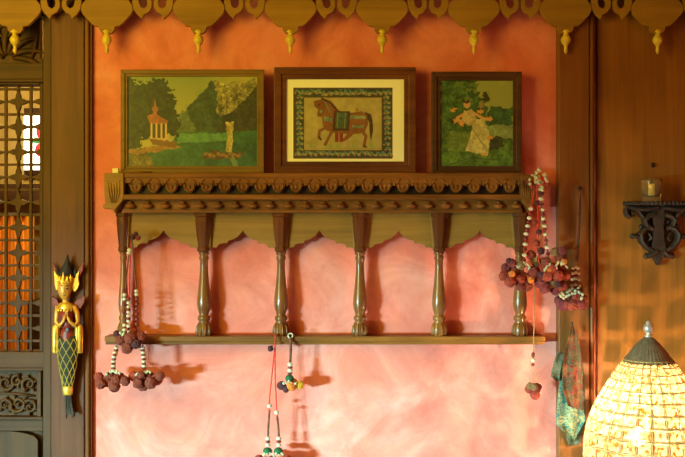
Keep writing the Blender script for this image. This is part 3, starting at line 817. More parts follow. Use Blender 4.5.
for (x, y, r, dz, kd) in [(121, 340, 5.5, 0, 'maroon'), (130, 338, 6.2, .02, 'maroon'), (140, 337, 6.4, 0, 'maroon'), (127, 348, 6.0, .015, 'maroon'), (136, 344, 5, .02, 'darkpom'), (133, 332, 4.4, -.012, 'mixred'), (117, 334, 3.8, -.012, 'darkpom')]: pom(ta, x, y, dA + dz, r, kd)
for (x0, x1) in ((117, 113.5), (142.5, 144)):
    cord(ta, [(x0, 345), (x1, 357), (x1, 372)], 0.002, 'cord_brown', dA)
    for i, y in enumerate((348, 352.5, 357, 361.5, 366)):
        xx = x0 + (x1 - x0) * min(1, (y - 345) / 14)
        bead(ta, xx, y, dA, 'w' if i != 2 else 'w', 2.6, 1.5); bead(ta, xx, y + 2.3, dA, 'r', 2.4, 1.2)
    for q in range(6): bead(ta, x1 - 6.5 + q * 2.6, 371 + abs(q - 2.5) * 1.1, dA + .014, 'c', 1.2, 2.6)
for (cx, lst) in ((112, [(-13, -3, 5), (-11, 4, 5), (-4, 1, 6), (2, 6, 6.2), (8, -2, 5.5), (13, 1, 5), (-1, -4, 5), (4, 0, 5)]), (147, [(-13, -4, 5.2), (-9, 3, 5.6), (-4, 5, 6.2), (4, 3, 6), (10, -1, 6), (13, -4, 4.6), (2, -4, 5), (-6, -5, 4)])):
    for j, (a, b_, r) in enumerate(lst): pom(ta, cx + a, 380 + b_, dA + (0.018 if j % 2 else -0.004), r, 'maroon' if j % 4 else 'mixred')

# (b) big tassel bunch on the right end of the shelf
dB = 0.150
tb = thing('pompom_tassel', P(538, 180, dB), 'large bunch of red and purple pompoms hanging from the right end of the shelf', 'tassel')
cord(tb, [(531, 190, 0.115), (534, 180, 0.13), (540, 175, dB), (544, 183, dB), (540, 190, dB)], 0.004, 'cord_red')
rg = random.Random(2)
for i in range(26):
    a = rg.uniform(0, 2 * PI); rr_ = rg.uniform(2, 9.5)
    bead(tb, 538 + rr_ * math.cos(a), 180 + rr_ * math.sin(a) * 1.1, dB + rg.uniform(0, .02), 'c', rg.uniform(1.1, 1.8), rg.uniform(1.6, 2.8))
for (x, y, kd) in [(543, 189, 'orange'), (533, 186, 'mixred'), (529, 182, 'plum'), (547, 186, 'mixred'), (541, 193, 'darkpom')]: pom(tb, x, y, dB, 3.2, kd)
strands = [[(534, 190), (530, 215), (526, 235), (524, 262)], [(540, 190), (543, 215), (545, 232), (549, 262)], [(538, 190), (538, 220), (538, 250), (540, 268)], [(542, 190), (542, 212), (540, 240), (536, 262)]]
for s_, mt_ in zip(strands, ('cord_red', 'cord_brown', 'cord_red', 'cord_tan')): cord(tb, s_, 0.0024, mt_, dB)
def along(pts, t_):
    L = len(pts) - 1; f = t_ * L; i = min(int(f), L - 1); f -= i
    return (pts[i][0] * (1 - f) + pts[i + 1][0] * f, pts[i][1] * (1 - f) + pts[i + 1][1] * f)
for s_, t0, t1, nb_ in ((strands[0], .25, .98, 12), (strands[1], .12, .98, 13)):
    for q in range(nb_):
        x, y = along(s_, t0 + (t1 - t0) * q / (nb_ - 1)); bead(tb, x, y, dB + .004, 'w' if q % 2 == 0 else 'r', 2.7 if q % 2 == 0 else 2.2, 1.9)
for (cx, cy) in ((524, 262), (550, 264), (560, 262)):
    for q in range(6): bead(tb, cx - 6 + q * 2.4, cy + abs(q - 2.5) * 1.4 + 1, dB + .03, 'c', 1.1, 2.7)
blobs = [(506, 268, 5), (504, 276, 5.2), (510, 282, 5.4), (515, 272, 6), (519, 280, 6.2), (512, 263, 4.6), (526, 278, 6), (527, 286, 5.5), (521, 265, 5), (534, 272, 6.2), (540, 282, 6.5), (547, 276, 6), (552, 283, 6.2), (545, 288, 5.5), (558, 276, 6), (562, 268, 5.6), (560, 258, 5.2), (552, 268, 5.6), (555, 290, 5), (562, 286, 5), (546, 262, 5), (536, 262, 5), (566, 276, 4.6), (563, 251, 4.6), (531, 255, 4.8), (555, 252, 4.4)]
kinds = ['plum', 'mixred', 'mixred', 'maroon', 'mixred', 'plum', 'mixred', 'maroon', 'olivepom', 'mixred', 'plum', 'mixred', 'olivepom']
for j, (x, y, r) in enumerate(blobs): pom(tb, x, y, dB - 0.015 + 0.035 * (j % 3) / 2, r, kinds[j % len(kinds)])
for (x, y, r, kd) in [(537, 203, 2.6, 'darkpom'), (541, 210, 2.4, 'mixred'), (535, 222, 2.6, 'maroon'), (539, 232, 2.8, 'darkpom'), (536, 243, 3.4, 'mixred'), (541, 251, 3.8, 'darkpom'), (512, 274, 3.4, 'orange'), (531, 280, 3.4, 'orange'), (549, 270, 3.6, 'orange'), (541, 275, 3.6, 'darkpom'), (558, 284, 3.4, 'darkpom'), (520, 287, 3.6, 'plum'), (509, 261, 3.2, 'darkpom'), (564, 262, 3.4, 'orange')]:
    pom(tb, x, y, dB + (.022 if y > 255 else .002), r, kd)
# (c) thin cord pendant below it
dC = 0.11
tc_ = thing('pompom_pendant', P(534, 290, dC), 'thin tan cord ending in a few small pompoms, below the big pompom bunch', 'tassel')
cord(tc_, [(537, 262), (534.5, 290), (534, 330), (533, 356), (533, 362)], 0.0016, 'cord_tan', dC)
bead(tc_, 533, 355, dC, 'r', 1.9, 3); bead(tc_, 533, 360.5, dC, 'w', 2.2, 2.2); bead(tc_, 533, 364.5, dC, 'r', 1.8, 1.6)
for x in (530.5, 533.5, 536): cord(tc_, [(533, 365), (x - (1 if x < 533 else -.6), 375), (x, 388)], 0.0011, 'cord_tan', dC)
for (x, y, r, kd, dz) in [(529.5, 389, 4.6, 'mixred', 0), (537, 388, 4.8, 'plum', 0), (535, 395, 4.8, 'mixred', .01), (530, 386, 3.8, 'olivepom', .01), (534, 387, 4, 'olivepom', .014)]: pom(tc_, x, y, dC + dz, r, kd)

# (d) tassel on the pillar
dD = 0.085
nl = thing('pompom_tassel', P(580, 190, 0.07), 'purple pompom tassel on a dark cord hung on the right pillar', 'tassel')
MB().lathe((P(580, 0, .06).x, -0.06), [(P(0, 191, .06).z, .004), (P(0, 188, .06).z, .006), (P(0, 186, .06).z, .003)], 10).build('hook', M['nail'], nl)
cord(nl, [(580, 188, .06), (578.5, 215, dD), (577, 240, dD), (576, 262, dD)], 0.0022, 'cord_brown'); cord(nl, [(580, 188, .06), (580, 215, dD), (579, 240, dD), (577.5, 262, dD)], 0.0020, 'nail')
bead(nl, 576, 249, dD, 'r', 2.6, 1.2)
for y in (267, 272.5, 278.5, 284.5):
    w = 2 + (y - 262) * .07
    for q in (-1, 0, 1): bead(nl, 575.5 + q * w * 1.05, y + abs(q), dD + .01, 'w', 1.9, 1.7)
    bead(nl, 575.5, y + 3, dD, 'r', w + 1.6, 1.4)
for i in range(16):
    x = 561 + (i % 8) * 3; bead(nl, x, 292 + (i // 8) * 4 - (3.2 if 3 <= i % 8 <= 6 else 0) + (i % 2), dD + .02 + .004 * (i // 8), 'c', 1.5, 2.4)
for (x, y, r, kd, dz) in [(559, 301, 5, 'plum', .0), (565, 305, 5.6, 'plum', .015), (572, 305, 5.6, 'maroon', .02), (579, 304, 5.4, 'plum', .015), (583, 299, 5, 'maroon', 0), (566, 298, 4.6, 'maroon', .005), (576, 298, 5.2, 'mixred', .012), (571, 297, 4.5, 'plum', .0), (561, 307, 4, 'plum', .0), (584, 306, 3.6, 'plum', .0)]: pom(nl, x, y, dD + dz, r, kd)

# (e) long double tassel and (f) short one on the lower rail
dE = 0.092
te = thing('pompom_tassel', P(275, 337, dE), 'long red double cord with white beads and pompoms looped over the lower rail', 'tassel')
cord(te, [(274, 336, 0.06), (275, 335, .077), (275.5, 338, dE), (273, 365, dE), (269.5, 400, dE), (267.5, 446, dE)], 0.0020, 'cord_red')
cord(te, [(276, 336, 0.06), (276, 335.2, .077), (275.5, 340, dE), (275, 370, dE), (276.8, 410, dE), (279, 446, dE)], 0.0020, 'cord_red')
pom(te, 270.5, 348.5, dE + .004, 3.0, 'darkpom')
cord(te, [(270.5, 348), (274, 344)], 0.0016, 'cord_brown', dE)
cord(te, [(269.5, 410), (268.5, 425), (268, 436)], 0.0036, 'cord_brown', dE); cord(te, [(277, 416), (278.2, 426), (278.8, 436)], 0.0036, 'cord_brown', dE)
for (x, y) in ((269.5, 406), (276.7, 412.5)): bead(te, x, y, dE, 'w', 2.6, 2.1)
for x0 in (268, 278.8):
    for y in (438.5, 445): bead(te, x0, y, dE, 'w', 2.6, 1.9)
    bead(te, x0, 441.7, dE, 'r', 2.6, 1.4)
    bead(te, x0 - .5, 451, dE, 'g', 4.8, 3.6)
    for q in range(5): bead(te, x0 - 5 + q * 2.4, 454 + abs(q - 2) * .3, dE + .012, 'c', 1.2, 1.4)
for (x, y, kd) in [(259, 459, 'mixred'), (266, 461, 'orange'), (273, 460, 'darkpom'), (280, 461, 'orange'), (287, 459, 'mixred')]: pom(te, x, y, dE, 4.6, kd)
tf = thing('pompom_tassel', P(291, 337, dE), 'short tassel with green cap and orange and yellow pompoms on the lower rail', 'tassel')
MB().tube([P(290.5 + 2.4 * math.cos(a), 335.6 + 2.4 * math.sin(a), 0.082) for a in [2 * PI * q / 12 for q in range(13)]], 0.0022, 6).build('loop', M['bead'], tf)
cord(tf, [(290.5, 337.5, .084), (290.8, 350, dE), (290.2, 362, dE)], 0.0042, 'cord_brown')
for y in (364.5, 370.5): bead(tf, 290.2, y, dE, 'w', 2.9, 2.2)
bead(tf, 290.2, 367.5, dE, 'r', 2.5, 1.4); bead(tf, 290, 373.5, dE, 'r', 2.5, 1.6)
bead(tf, 289.5, 378.5, dE, 'g', 4.4, 4.0)
for q in range(6): bead(tf, 283 + q * 2.6, 382.5 - abs(q - 2.5) * -.2, dE + .016, 'c', 1.3, 1.5)
for (x, y, r, kd, dz) in [(281.5, 385.5, 4.6, 'darkpom', 0), (291.5, 386.5, 4.6, 'orange', .012), (299.5, 385, 4.5, 'yellow', 0), (286, 389, 3.6, 'darkpom', .006), (294, 382, 3.6, 'orange', -.008)]: pom(tf, x, y, dE + dz, r, kd)

# ------------------------------------------------------------------ patterned cloth on the pillar
cl = thing('hanging_cloth', P(573, 325, 0.07), 'red and teal patterned cloth hung in a point on the right pillar', 'cloth')
MB().tube([P(572.5, 325, .05), P(572.5, 325, .075), P(572.5, 322, .078)], .0025, 6).build('nail', M['nail'], cl)
def drape(name, left, right, d0, amp, folds, mat, th=0.003, ph=0.0):
    """left/right: lists of (x,y) from top to bottom; lofted rows with folds"""
    n = 36; rows = 30; bm = bmesh.new(); F = []; B = []
    def at(lst, t_):
        L = len(lst) - 1; f = t_ * L; i = min(int(f), L - 1); f -= i
        return lst[i][0] * (1 - f) + lst[i + 1][0] * f, lst[i][1] * (1 - f) + lst[i + 1][1] * f
    for r_ in range(rows + 1):
        t_ = r_ / rows; (xa, ya), (xb, yb) = at(left, t_), at(right, t_); f_ = []; g_ = []
        for i in range(n + 1):
            u = i / n; x = xa + (xb - xa) * u; y = ya + (yb - ya) * u
            w = amp * (0.35 + 0.65 * t_) * math.sin(u * folds * 2 * PI + ph + 1.3 * t_) + 0.004 * math.sin(9 * t_ + 4 * u)
            dd = d0 + w
            f_.append(bm.verts.new(P(x, y, dd + th))); g_.append(bm.verts.new(P(x, y, dd)))
        F.append(f_); B.append(g_)
    for r_ in range(rows):
        for i in range(n):
            for G, fl in ((F, 0), (B, 1)):
                q = (G[r_][i], G[r_ + 1][i], G[r_ + 1][i + 1], G[r_][i + 1])
                f = bm.faces.new(q if not fl else q[::-1]); f.smooth = True
        for i in (0, n): bm.faces.new((F[r_][i], B[r_][i], B[r_ + 1][i], F[r_ + 1][i]))
    for r_ in (0, rows):
        for i in range(n): bm.faces.new((F[r_][i], F[r_][i + 1], B[r_][i + 1], B[r_][i]))
    mb = MB(); mb.bm.free(); mb.bm = bm
    return mb.build(name, M[mat], cl)
drape('dark_tail', [(571, 330), (566, 405), (566, 438), (570, 446)], [(575, 330), (584, 372), (586, 420), (580, 444)], 0.062, .003, 1.5, 'cloth_dark')
drape('teal_layer', [(566, 352), (561, 362), (559, 385), (557, 405), (556, 424), (572, 440)], [(578, 352), (583, 375), (584, 395), (584, 412), (585.5, 420), (574, 441)], 0.074, .005, 2, 'cloth_teal')
drape('red_layer', [(571.5, 326), (568, 338), (563, 356), (562, 375), (563, 390), (568, 406)], [(573.5, 326), (578, 338), (581.5, 356), (582, 375), (584.5, 395), (583, 411)], 0.090, .005, 2, 'cloth_red', ph=1)
drape('dark_pouch', [(561, 352), (557, 353), (554, 362), (551.5, 372), (551, 377), (556, 381)], [(562.5, 352), (563, 356), (562, 364), (560.5, 372), (560, 377), (558, 381)], 0.082, .004, 1, 'cloth_dark', th=.008)

# ------------------------------------------------------------------ carved winged figure on the left post
fg = thing('carved_figure', P(68, 418, 0.06), 'painted wooden mermaid figure with gold crown and green scaled tail on the left post', 'figurine')
dF = 0.058; kF = sc(dF)
def ring(cx, py, rx, ry, d=dF, n=20, tilt=0):
    c = P(cx, py, d); return [Vector((c.x + rx * kF * math.cos(2 * PI * i / n), c.y - ry * kF * math.sin(2 * PI * i / n), c.z + tilt * math.cos(2 * PI * i / n))) for i in range(n)]
# torso, neck and head: one continuous body
body = MB()
body.loft([ring(67.5, 336, 6, 4.5), ring(67.5, 330, 5.2, 4.2), ring(67.5, 324, 4.8, 4), ring(67, 317, 5.8, 4.6), ring(66.5, 311, 7.4, 4.8), ring(66, 306, 8.6, 4.4), ring(65.8, 303.5, 6.5, 3.8), ring(65.5, 301.5, 2.9, 2.8),
           ring(65, 299, 2.5, 2.6), ring(64.8, 298, 3.6, 4.4, dF + .002), ring(64.7, 295, 5.4, 5.2, dF + .003), ring(64.6, 291.5, 6.5, 5.6, dF + .003), ring(64.6, 287.5, 7.0, 5.8, dF + .003), ring(64.7, 284, 6.9, 5.5, dF + .002), ring(64.8, 280, 5.2, 4.8, dF), ring(65, 277, 3, 3, dF)])
for s_ in (-1, 1):  # arms folded to praying hands
    pts = [P(66 + s_ * 7.8, 306, dF), P(67 + s_ * 10, 313, dF), P(67 + s_ * 11, 322, dF + .004), P(67 + s_ * 7, 325.5, dF + .016), P(66.5 + s_ * 3, 321, dF + .024), P(66.3 + s_ * 1.2, 316, dF + .028)]
    body.tube(pts, [q * kF for q in (2.9, 2.6, 2.2, 2.1, 1.6, 1.3)], 10)
    for q in range(4): body.tube([P(66.3 + s_ * (0.9 + .2 * q), 317, dF + .027 + .002 * q), P(66.3 + s_ * .8, 313 - q * .3, dF + .030 + .002 * q), P(66.3 + s_ * .5, 311 - .4 * q, dF + .030 + .002 * q)], 0.0013, 6)
    body.tube([P(66.3 + s_ * 1.6, 318, dF + .026), P(66.2 + s_ * .8, 315.5, dF + .038)], 0.0013, 6)
    body.ball(P(64.7 + s_ * 6.3, 289, dF), 1.5 * kF, 8, .7, 1, 1.7)
# nose
body.tube([P(64.3, 286.5, dF + .0200), P(64.2, 291, dF + .0240), P(64.2, 292.4, dF + .021)], [.001, .0026, .0014], 8)
bd = body.build('body', M['skin_gold'], fg)
ft = MB()
for s_ in (-1, 1):
    ft.ball(P(64.3 + s_ * 2.9, 288.6, dF + .0192), .0032, 10, 1.7, .6, .75)
    ft.tube([P(64.3 + s_ * 1, 286.2, dF + .0218), P(64.3 + s_ * 3, 285.2, dF + .0200), P(64.3 + s_ * 4.8, 286.2, dF + .016)], .0013, 6)
ft.build('eyes', M['black'], bd)
MB().tube([P(62.4, 294.7, dF + .0180), P(64.2, 295.2, dF + .0205), P(66, 294.7, dF + .0180)], [.001, .002, .001], 6).build('lips', M['redpaint'], bd)
# crown and ear ornaments
cr = MB()
cr.loft([ring(65, 283.5, 7.2, 6.4), ring(65, 281, 7.5, 6.6), ring(65, 279, 7.0, 6), ring(65, 276, 5.2, 5)])
for i in range(7):
    a = PI * (i / 6); c = P(65, 281, dF)
    b0 = Vector((c.x - 7.2 * kF * math.cos(a), c.y - 6.4 * kF * math.sin(a), c.z))
    h = 9.5 * kF if i == 3 else (7 * kF if i in (1, 5) else 5.5 * kF)
    cr.tube([b0, b0 + Vector((0, 0, h * .5)), b0 + Vector((0, .001, h))], [.0052, .0036, .0004], 6, flat=.5)
for i in range(9):
    a = PI * (i / 8); c = P(65, 282.5, dF); cr.ball(Vector((c.x - 7.4 * kF * math.cos(a), c.y - 6.6 * kF * math.sin(a), c.z)), .0024, 6)
for s_ in (-1, 1):
    x0 = 65 + s_ * 8
    cr.pp([(x0, 277), (x0 + s_ * 2.5, 275), (x0 + s_ * 6, 271), (x0 + s_ * 5, 278), (x0 + s_ * 6, 284), (x0 + s_ * 4, 289), (x0 + s_ * 1.5, 292), (x0 - s_ * 1, 288)] if s_ > 0 else [(x0 + 1, 277), (x0 - 1, 274), (x0 - 3, 270), (x0 - 2.6, 278), (x0 - 2.2, 284), (x0 - 1, 290), (x0 + 2, 289)], dF - .012, dF - .002)
cr.build('crown', M['gold'], fg, bevel=.0008)
hd = MB()
hd.loft([ring(65, 280, 5.5, 4), ring(65.5, 274, 7.2, 4, dF - .002), ring(66, 270, 6.2, 3.6, dF - .002), ring(67, 264, 3.2, 2.6, dF - .002), ring(67.5, 259, 1.6, 1.6, dF - .002), ring(67.6, 254.5, .4, .4, dF - .002)])
for s_, x in ((-1, 59), (1, 74)):
    hd.tube([P(x, 278, dF - .004), P(x + s_ * 1.5, 272, dF - .004), P(x + s_ * 1, 266, dF - .004)], [.006, .006, .001], 8, flat=.5)
hd.build('hair', M['black'], fg)
for s_ in (-1, 1):
    w = 1 if s_ > 0 else .75; wg = MB(); eg = MB()
    eg.pp([(66 + s_ * 8, 276), (66 + s_ * 12 * w, 270), (66 + s_ * 18 * w, 262), (66 + s_ * 16.5 * w, 271), (66 + s_ * 13 * w, 278)], dF - .016, dF - .008)
    wg.pp([(66 + s_ * 7, 304), (66 + s_ * 12 * w, 299), (66 + s_ * 19 * w, 296), (66 + s_ * 18 * w, 303), (66 + s_ * 15 * w, 308), (66 + s_ * 9, 311)], dF - .014, dF - .004)
    wg.build('wing', M['redpaint'], fg, bevel=.0015); eg.build('headdress_horn', M['redpaint'], fg, bevel=.0015)
col = MB()
col.loft([ring(65.8, 302.5, 4.2, 4.2), ring(66, 304.5, 7.6, 5.4), ring(66.3, 308, 9.4, 5.8), ring(66.3, 309.5, 9, 5.6)])
for i in range(9):
    a = PI * (i / 8); c = P(66.3, 310, dF); col.ball(Vector((c.x - 8.8 * kF * math.cos(a), c.y - 5.6 * kF * math.sin(a), c.z)), .0035, 6, 1, 1, 1.5)
col.tube([P(66.3, 309, dF + .018), P(66.5, 314, dF + .02)], [.004, .001], 6)
col.build('collar', M['gold'], fg)
MB().loft([ring(66.6, 311, 7.6, 5.0), ring(67, 317, 6.1, 4.9), ring(67.5, 324, 5.1, 4.3), ring(67.5, 329, 5.4, 4.5)]).build('bodice', M['redpaint'], fg)
bt = MB(); bt.loft([ring(67.5, 329, 5.6, 4.8), ring(67.5, 332, 6.6, 5.2), ring(67.5, 337, 7.5, 5.4), ring(67.5, 341, 6, 5.4), ring(67.5, 344, 2.5, 5.5)])
bt.build('red_apron', M['redpaint'], fg)
MB().ball(P(67.5, 330, dF + .018), .0075, 10, 1, .6, 1.2).build('blue_buckle', plain('blue_grey_paint', (80, 90, 110), .4), fg)
for s_ in (-1, 1):
    sl = MB(); xo = 67.5 + s_ * 11.2
    sl.loft([ring(xo - s_ * .4, 324, 2.4, 1.6), ring(xo, 327, 4, 2.2), ring(xo + s_ * .3, 335, 4.2, 2.4), ring(xo + s_ * .2, 345, 4.1, 2.2), ring(xo, 352, 4.2, 2), ring(xo, 353, 4.0, 1.8)])
    for q in (-1.5, 1.5): sl.tube([P(xo + q, 327, dF + .008), P(xo + q, 340, dF + .0095), P(xo + q, 352, dF + .0085)], .0012, 6)
    sl.build('gold_sleeve', M['gold'], fg)
TP = [(336, 9.0), (342, 10.0), (348, 10.3), (356, 9.8), (364, 8.8), (372, 7.6), (379, 6.2), (385, 5.0), (389, 4.4)]
tl = MB(); tl.loft([ring(67.8, y, r, r * .55) for y, r in TP]); tl = tl.build('tail', M['scales'], fg)
def tr(y):
    for (a, ra), (b_, rb) in zip(TP[:-1], TP[1:]):
        if a <= y <= b_: return ra + (rb - ra) * (y - a) / (b_ - a)
    return 4.4
rb = MB()
for s_ in (-1, 1):
    for ph_ in range(8):
        pts = []
        for i in range(26):
            y = 338 + 50 * i / 25; an = s_ * (i / 25 * 2.6 * 1.1) + ph_ * PI / 4
            if math.sin(an) > -0.1:
                r_ = tr(y); c = P(67.8, y, dF)
                pts.append(Vector((c.x + (r_ + .25) * kF * math.cos(an), c.y - (r_ * .55 + .25) * kF * math.sin(an), c.z)))
            else:
                if len(pts) > 2: rb.tube(pts, .0013, 5)
                pts = []
        if len(pts) > 2: rb.tube(pts, .0013, 5)
rb.build('scale_outlines', M['ribgold'], tl)
MB().loft([ring(67.8, 386, 4.6, 3.2), ring(67.8, 388, 5.2, 3.6), ring(67.8, 393, 5, 3.4), ring(67.8, 395, 4.2, 3)]).build('gold_band', M['gold'], fg)
tf_ = MB()
tf_.pp([(64.3, 395), (71, 395), (71.5, 404), (74.5, 416), (70, 413.5), (66.5, 414.5), (66, 419), (64.6, 406)], dF - .008, dF + .004)
for q, x1 in ((65.8, 66.2), (67.5, 68), (69.2, 70.8)): tf_.tube([P(q, 395, dF + .004), P(q, 405, dF + .005), P(x1, 414, dF + .0035)], [.003, .0024, .001], 6)
tf_.build('tail_fin', M['bronzefin'], fg, bevel=.001)
MB().pbox(64, 72, 330, 345, 0.032, dF - .006).build('mounting_block', M['post'], fg)

# ------------------------------------------------------------------ carved wall bracket and candle glass
wb = thing('wall_bracket', P(659, 206, 0.03), 'dark carved fretwork wall bracket on the wooden panel at right', 'bracket')
d1, d2 = 0.026, 0.052
top = MB(); ct = P(659, 0, .025); kk = sc(.1)
n = 28; prof = []
outl = [(ct.x + 36 * kk * math.cos(a) * 1.0, -0.026 - 0.105 * math.sin(a)) for a in [PI * i / n for i in range(n + 1)]]
bm = top.bm
za, zb = P(0, 201.5, .08).z, P(0, 205, .08).z
A = [bm.verts.new((x, y, za)) for x, y in outl]; B = [bm.verts.new((x, y, zb)) for x, y in outl]
bm.faces.new(A); bm.faces.new(B[::-1])
for i in range(len(outl)): bm.faces.new((A[i], A[(i + 1) % len(outl)], B[(i + 1) % len(outl)], B[i]))
for i in range(0, n + 1):
    x, y = outl[i]; top.ball(Vector((x, y, (za + zb) / 2)), .0062, 6, 1, 1, 1.15)
top.build('shelf_top', M['iron'], wb)
def fret(cxw=659):
    f = MB()
    half = [(0, 203), (34, 205), (34.5, 209), (30, 211), (31, 217), (27, 219), (22, 215), (20, 212), (14, 214), (17, 221), (14, 226), (19, 228), (22, 232), (26, 235), (25, 239), (20, 239), (16, 245), (9, 250), (9.5, 253), (13, 255), (12, 259), (6, 259), (0, 265)]
    for s_ in (-1, 1):
        # ribbons rather than a solid plate, leaving the fret holes open
        def rib(pts, r): f.tube([P(cxw + s_ * a, b_, 0.042) for a, b_ in pts], [q * S for q in r], 8, flat=2.4)
        rib([(2, 207), (12, 209), (22, 209), (32, 207)], [3.2, 3, 3, 2])
        rib([(33, 208), (33.5, 213), (30, 217), (26.5, 215), (28, 211.5)], [2, 2.4, 2.3, 2, 1.2])
        rib([(5, 214), (11, 216), (15, 220), (13, 226), (7, 229)], [3.2, 2.8, 3, 2.6, 2.6])
        rib([(22, 210), (18, 215), (15, 219)], [1.8, 2.2, 2])
        rib([(8, 227), (15, 229), (19, 234), (18, 241), (13, 247), (6, 251)], [2.6, 2.6, 3, 3, 2.8, 2.6])
        rib([(18, 236), (23, 236.5), (26, 236)], [2.4, 2.4, 2.6])
        rib([(11, 233), (8, 238), (11, 241)], [1.2, 1.8, 1])
        rib([(3, 251), (8, 255), (12.5, 256)], [3.5, 3, 2.8])
        for (a, b_, r) in ((26.5, 236, 2.8), (32.5, 215, 2.6), (13, 256, 3), (18, 226.5, 2.4), (9, 222, 1.8)): f.ball(P(cxw + s_ * a, b_, .044), r * S, 8)
    f.pp([(cxw - 5.5, 203), (cxw + 5.5, 203), (cxw + 6, 216), (cxw + 4.5, 226), (cxw + 5.5, 240), (cxw + 7.5, 250), (cxw + 4, 259), (cxw, 265.5), (cxw - 4, 259), (cxw - 7.5, 250), (cxw - 5.5, 240), (cxw - 4.5, 226), (cxw - 6, 216)], d1, 0.058)
    return f
fret().build('fretwork', M['iron'], wb, bevel=.001)
vc = P(651.5, 0, 0.085)
cg = thing('candle_glass', Vector((vc.x, -0.085, za)), 'small clear glass candle holder standing on the dark wall bracket', 'candle holder')
k = sc(.085); zz = lambda y: P(0, y, .085).z
MB().lathe((vc.x, -0.085), [(za + .0005, 8.6 * k), (zz(199), 9.2 * k), (zz(182), 10.3 * k), (zz(179.5), 10.6 * k), (zz(179.5), 9.4 * k), (zz(182), 9.2 * k), (zz(196), 8 * k), (zz(197), 1 * k)], 28).build('glass_cup', M['glass'], cg)
MB().lathe((vc.x, -0.085), [(zz(196.5), 3.2 * k), (zz(184), 3.1 * k), (zz(183.6), 2 * k)], 20).build('candle', plain('glint_wax', (255, 250, 220), .4), cg)  # made-up pale candle imitates the bright upright glint of the glass
MB().lathe((vc.x, -0.085), [(zz(184), .6 * k), (zz(181), .5 * k)], 8).build('wick', M['nail'], cg)
o = MB().ball(P(653, 165, .03), .007, 10, .8, 1, 1.3).build('nail', M['nail']); tag(o, 'dark nail head in the wooden panel above the candle glass', 'nail')

# ------------------------------------------------------------------ table lamp and its table
dL = 0.42; kL = sc(dL); LC = P(648.5, 0, dL); zl = lambda y: P(0, y, dL).z
TZ = 0.46
lp = thing('table_lamp', Vector((LC.x, -dL, TZ)), 'lit table lamp with domed glass-tile shade and ribbed metal cap', 'lamp')
lc = (LC.x, -dL)
fi = MB().lathe(lc, [(zl(337.5), 3.4 * kL), (zl(336), 4 * kL), (zl(334.5), 2.6 * kL), (zl(332.5), 2.4 * kL), (zl(331), 4.4 * kL), (zl(328), 5.4 * kL), (zl(325.5), 4.4 * kL), (zl(324), 2.6 * kL), (zl(322.5), 2.6 * kL), (zl(320.5), 1.2 * kL)], 18)
fi.build('finial', M['steel'], lp)
MB().lathe(lc, [(zl(363.5), 24.6 * kL), (zl(362), 24.8 * kL), (zl(360), 23.5 * kL), (zl(355), 20.0 * kL), (zl(349), 15.6 * kL), (zl(343), 10.4 * kL), (zl(339), 6.4 * kL), (zl(337), 3.4 * kL)], 144, flute=36, fdepth=0.022).build('shade_cap', M['cap'], lp)
RP = [(359.5, 23), (365, 27.5), (371.5, 32), (378.5, 36.3), (387, 41.6), (396.5, 47.2), (407, 52.6), (418, 57), (430, 60.6), (443, 62.8), (457, 63), (471, 61), (484, 57), (497, 50)]
NR = 26
wr_ = MB()
for y, r_ in RP:
    wr_.tube([Vector((lc[0] + (r_ + .5) * kL * math.cos(a), lc[1] + (r_ + .5) * kL * math.sin(a), zl(y))) for a in [2 * PI * q / 112 for q in range(113)]], .0022, 6, caps=False)
for q in range(NR):
    a = 2 * PI * (q + .5) / NR
    wr_.tube([Vector((lc[0] + (r_ + .5) * kL * math.cos(a), lc[1] + (r_ + .5) * kL * math.sin(a), zl(y))) for y, r_ in RP], .0019, 6)
wr_.build('shade_frame', M['wire'], lp)
gl = MB(); bm = gl.bm
for i in range(len(RP) - 1):
    (ya, ra), (yb, rb_) = RP[i], RP[i + 1]
    for q in range(NR):
        a0 = 2 * PI * (q + .5) / NR; a1 = 2 * PI * (q + 1.5) / NR
        gp = 0.12
        def cell(u, v, bul):
            a = a0 + (a1 - a0) * u; y = ya + (yb - ya) * v; r_ = (ra + (rb_ - ra) * v) + bul
            return Vector((lc[0] + r_ * kL * math.cos(a), lc[1] + r_ * kL * math.sin(a), zl(y)))
        nn = 4; G = []
        for vi in range(nn + 1):
            row = []
            for ui in range(nn + 1):
                u = gp + (1 - 2 * gp) * ui / nn; v = gp + (1 - 2 * gp) * vi / nn
                row.append(bm.verts.new(cell(u, v, 0.9 * math.sin(PI * ui / nn) * math.sin(PI * vi / nn) - .4)))
            G.append(row)
        for vi in range(nn):
            for ui in range(nn):
                f = bm.faces.new((G[vi][ui], G[vi][ui + 1], G[vi + 1][ui + 1], G[vi + 1][ui])); f.smooth = True
gl.build('glass_tiles', M['lampglass'], lp)
st = MB().lathe(lc, [(TZ + .001, .085), (TZ + .012, .088), (TZ + .022, .07), (TZ + .035, .03), (TZ + .06, .018), (TZ + .10, .026), (TZ + .14, .034), (TZ + .19, .026), (TZ + .22, .014), (zl(470), .008), (zl(364), .006)], 28)
st.build('base', M['cap'], lp)
BZc = zl(437)
MB().ball((lc[0] - 0.03, lc[1], BZc), .022, 14, 1, 1, 1.3).build('bulb', M['bulb'], lp)
sd = thing('side_table', Vector((lc[0], lc[1], 0)), 'low wooden side table below the lamp', 'table')
MB().lathe(lc, [(TZ - .03, .24), (TZ - .025, .25), (TZ - .005, .25), (TZ, .245)], 40).build('table_top', M['shelfw'], sd)
for q in range(4):
    a = PI / 4 + q * PI / 2
    MB().tube([Vector((lc[0] + .17 * math.cos(a), lc[1] + .17 * math.sin(a), TZ - .03)), Vector((lc[0] + .20 * math.cos(a), lc[1] + .20 * math.sin(a), 0.0))], [.02, .014], 10).build('leg', M['shelfw'], sd)

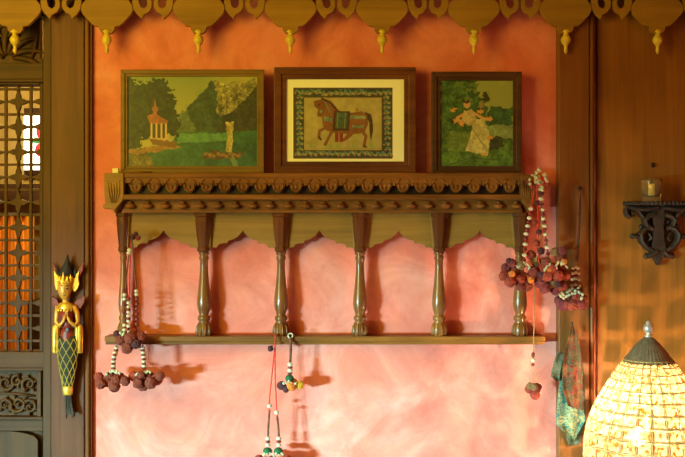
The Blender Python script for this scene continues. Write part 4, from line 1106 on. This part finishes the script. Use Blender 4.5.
# ------------------------------------------------------------------ lights
def area(name, loc, target, size, power, color, sy=None, spread=None):
    l = bpy.data.lights.new(name, 'AREA'); l.energy = power; l.color = color; l.size = size
    if sy: l.shape = 'RECTANGLE'; l.size_y = sy
    if spread: l.spread = spread
    o = bpy.data.objects.new(name, l); C.objects.link(o); o.location = loc
    o.rotation_euler = (Vector(target) - Vector(loc)).to_track_quat('-Z', 'Y').to_euler(); return o
def point(name, loc, power, color, r=0.03):
    l = bpy.data.lights.new(name, 'POINT'); l.energy = power; l.color = color; l.shadow_soft_size = r
    o = bpy.data.objects.new(name, l); C.objects.link(o); o.location = loc; return o
area('window_daylight', (XL - 1.0, -4.6, 1.1), (0.5, 0.0, 0.9), 0.95, 365, (0.50, 1.18, 1.26), 0.62, spread=math.radians(60))
area('room_lamp_glow', (-1.9, -2.1, 2.1), (0.0, 0, 1.8), 1.3, 54, (1.0, 0.80, 0.085))
point('far_room_fill', (-1.3, 0.6, 2.2), 38, (1.0, 0.76, 0.28), .1)  # added fill to brighten the room behind the lattice, no lamp there
point('lamp_bulb_light', (lc[0] - 0.03, lc[1], BZc + 0.05), 36, (1.0, 0.66, 0.36), .008)
w = bpy.data.worlds.new('world'); bpy.context.scene.world = w; w.use_nodes = True
w.node_tree.nodes['Background'].inputs[0].default_value = (1.0, 0.66, 0.25, 1); w.node_tree.nodes['Background'].inputs[1].default_value = 0.3

# ------------------------------------------------------------------ camera
cam = bpy.data.cameras.new('camera'); co = bpy.data.objects.new('camera', cam); C.objects.link(co)
co.location = (0, -D, ZC); co.rotation_euler = (PI / 2, 0, 0)
cam.sensor_width = 36; cam.lens = 36 * D / (685 * S); cam.clip_start = 0.05
s = bpy.context.scene; s.camera = co
s.view_settings.view_transform = 'Standard'; s.view_settings.look = 'None'; s.view_settings.exposure = 0.0; s.view_settings.gamma = 1
s.view_settings.use_curve_mapping = False
for o in bpy.data.objects:
    if o.parent is None and o.name.split('.')[0] in ('pompom_tassel', 'pompom_pendant'): o['group'] = 'pompom tassels hung about the shelf'
    if o.parent is None and o.name.split('.')[0] == 'framed_picture': o['group'] = 'framed pictures standing on the shelf'
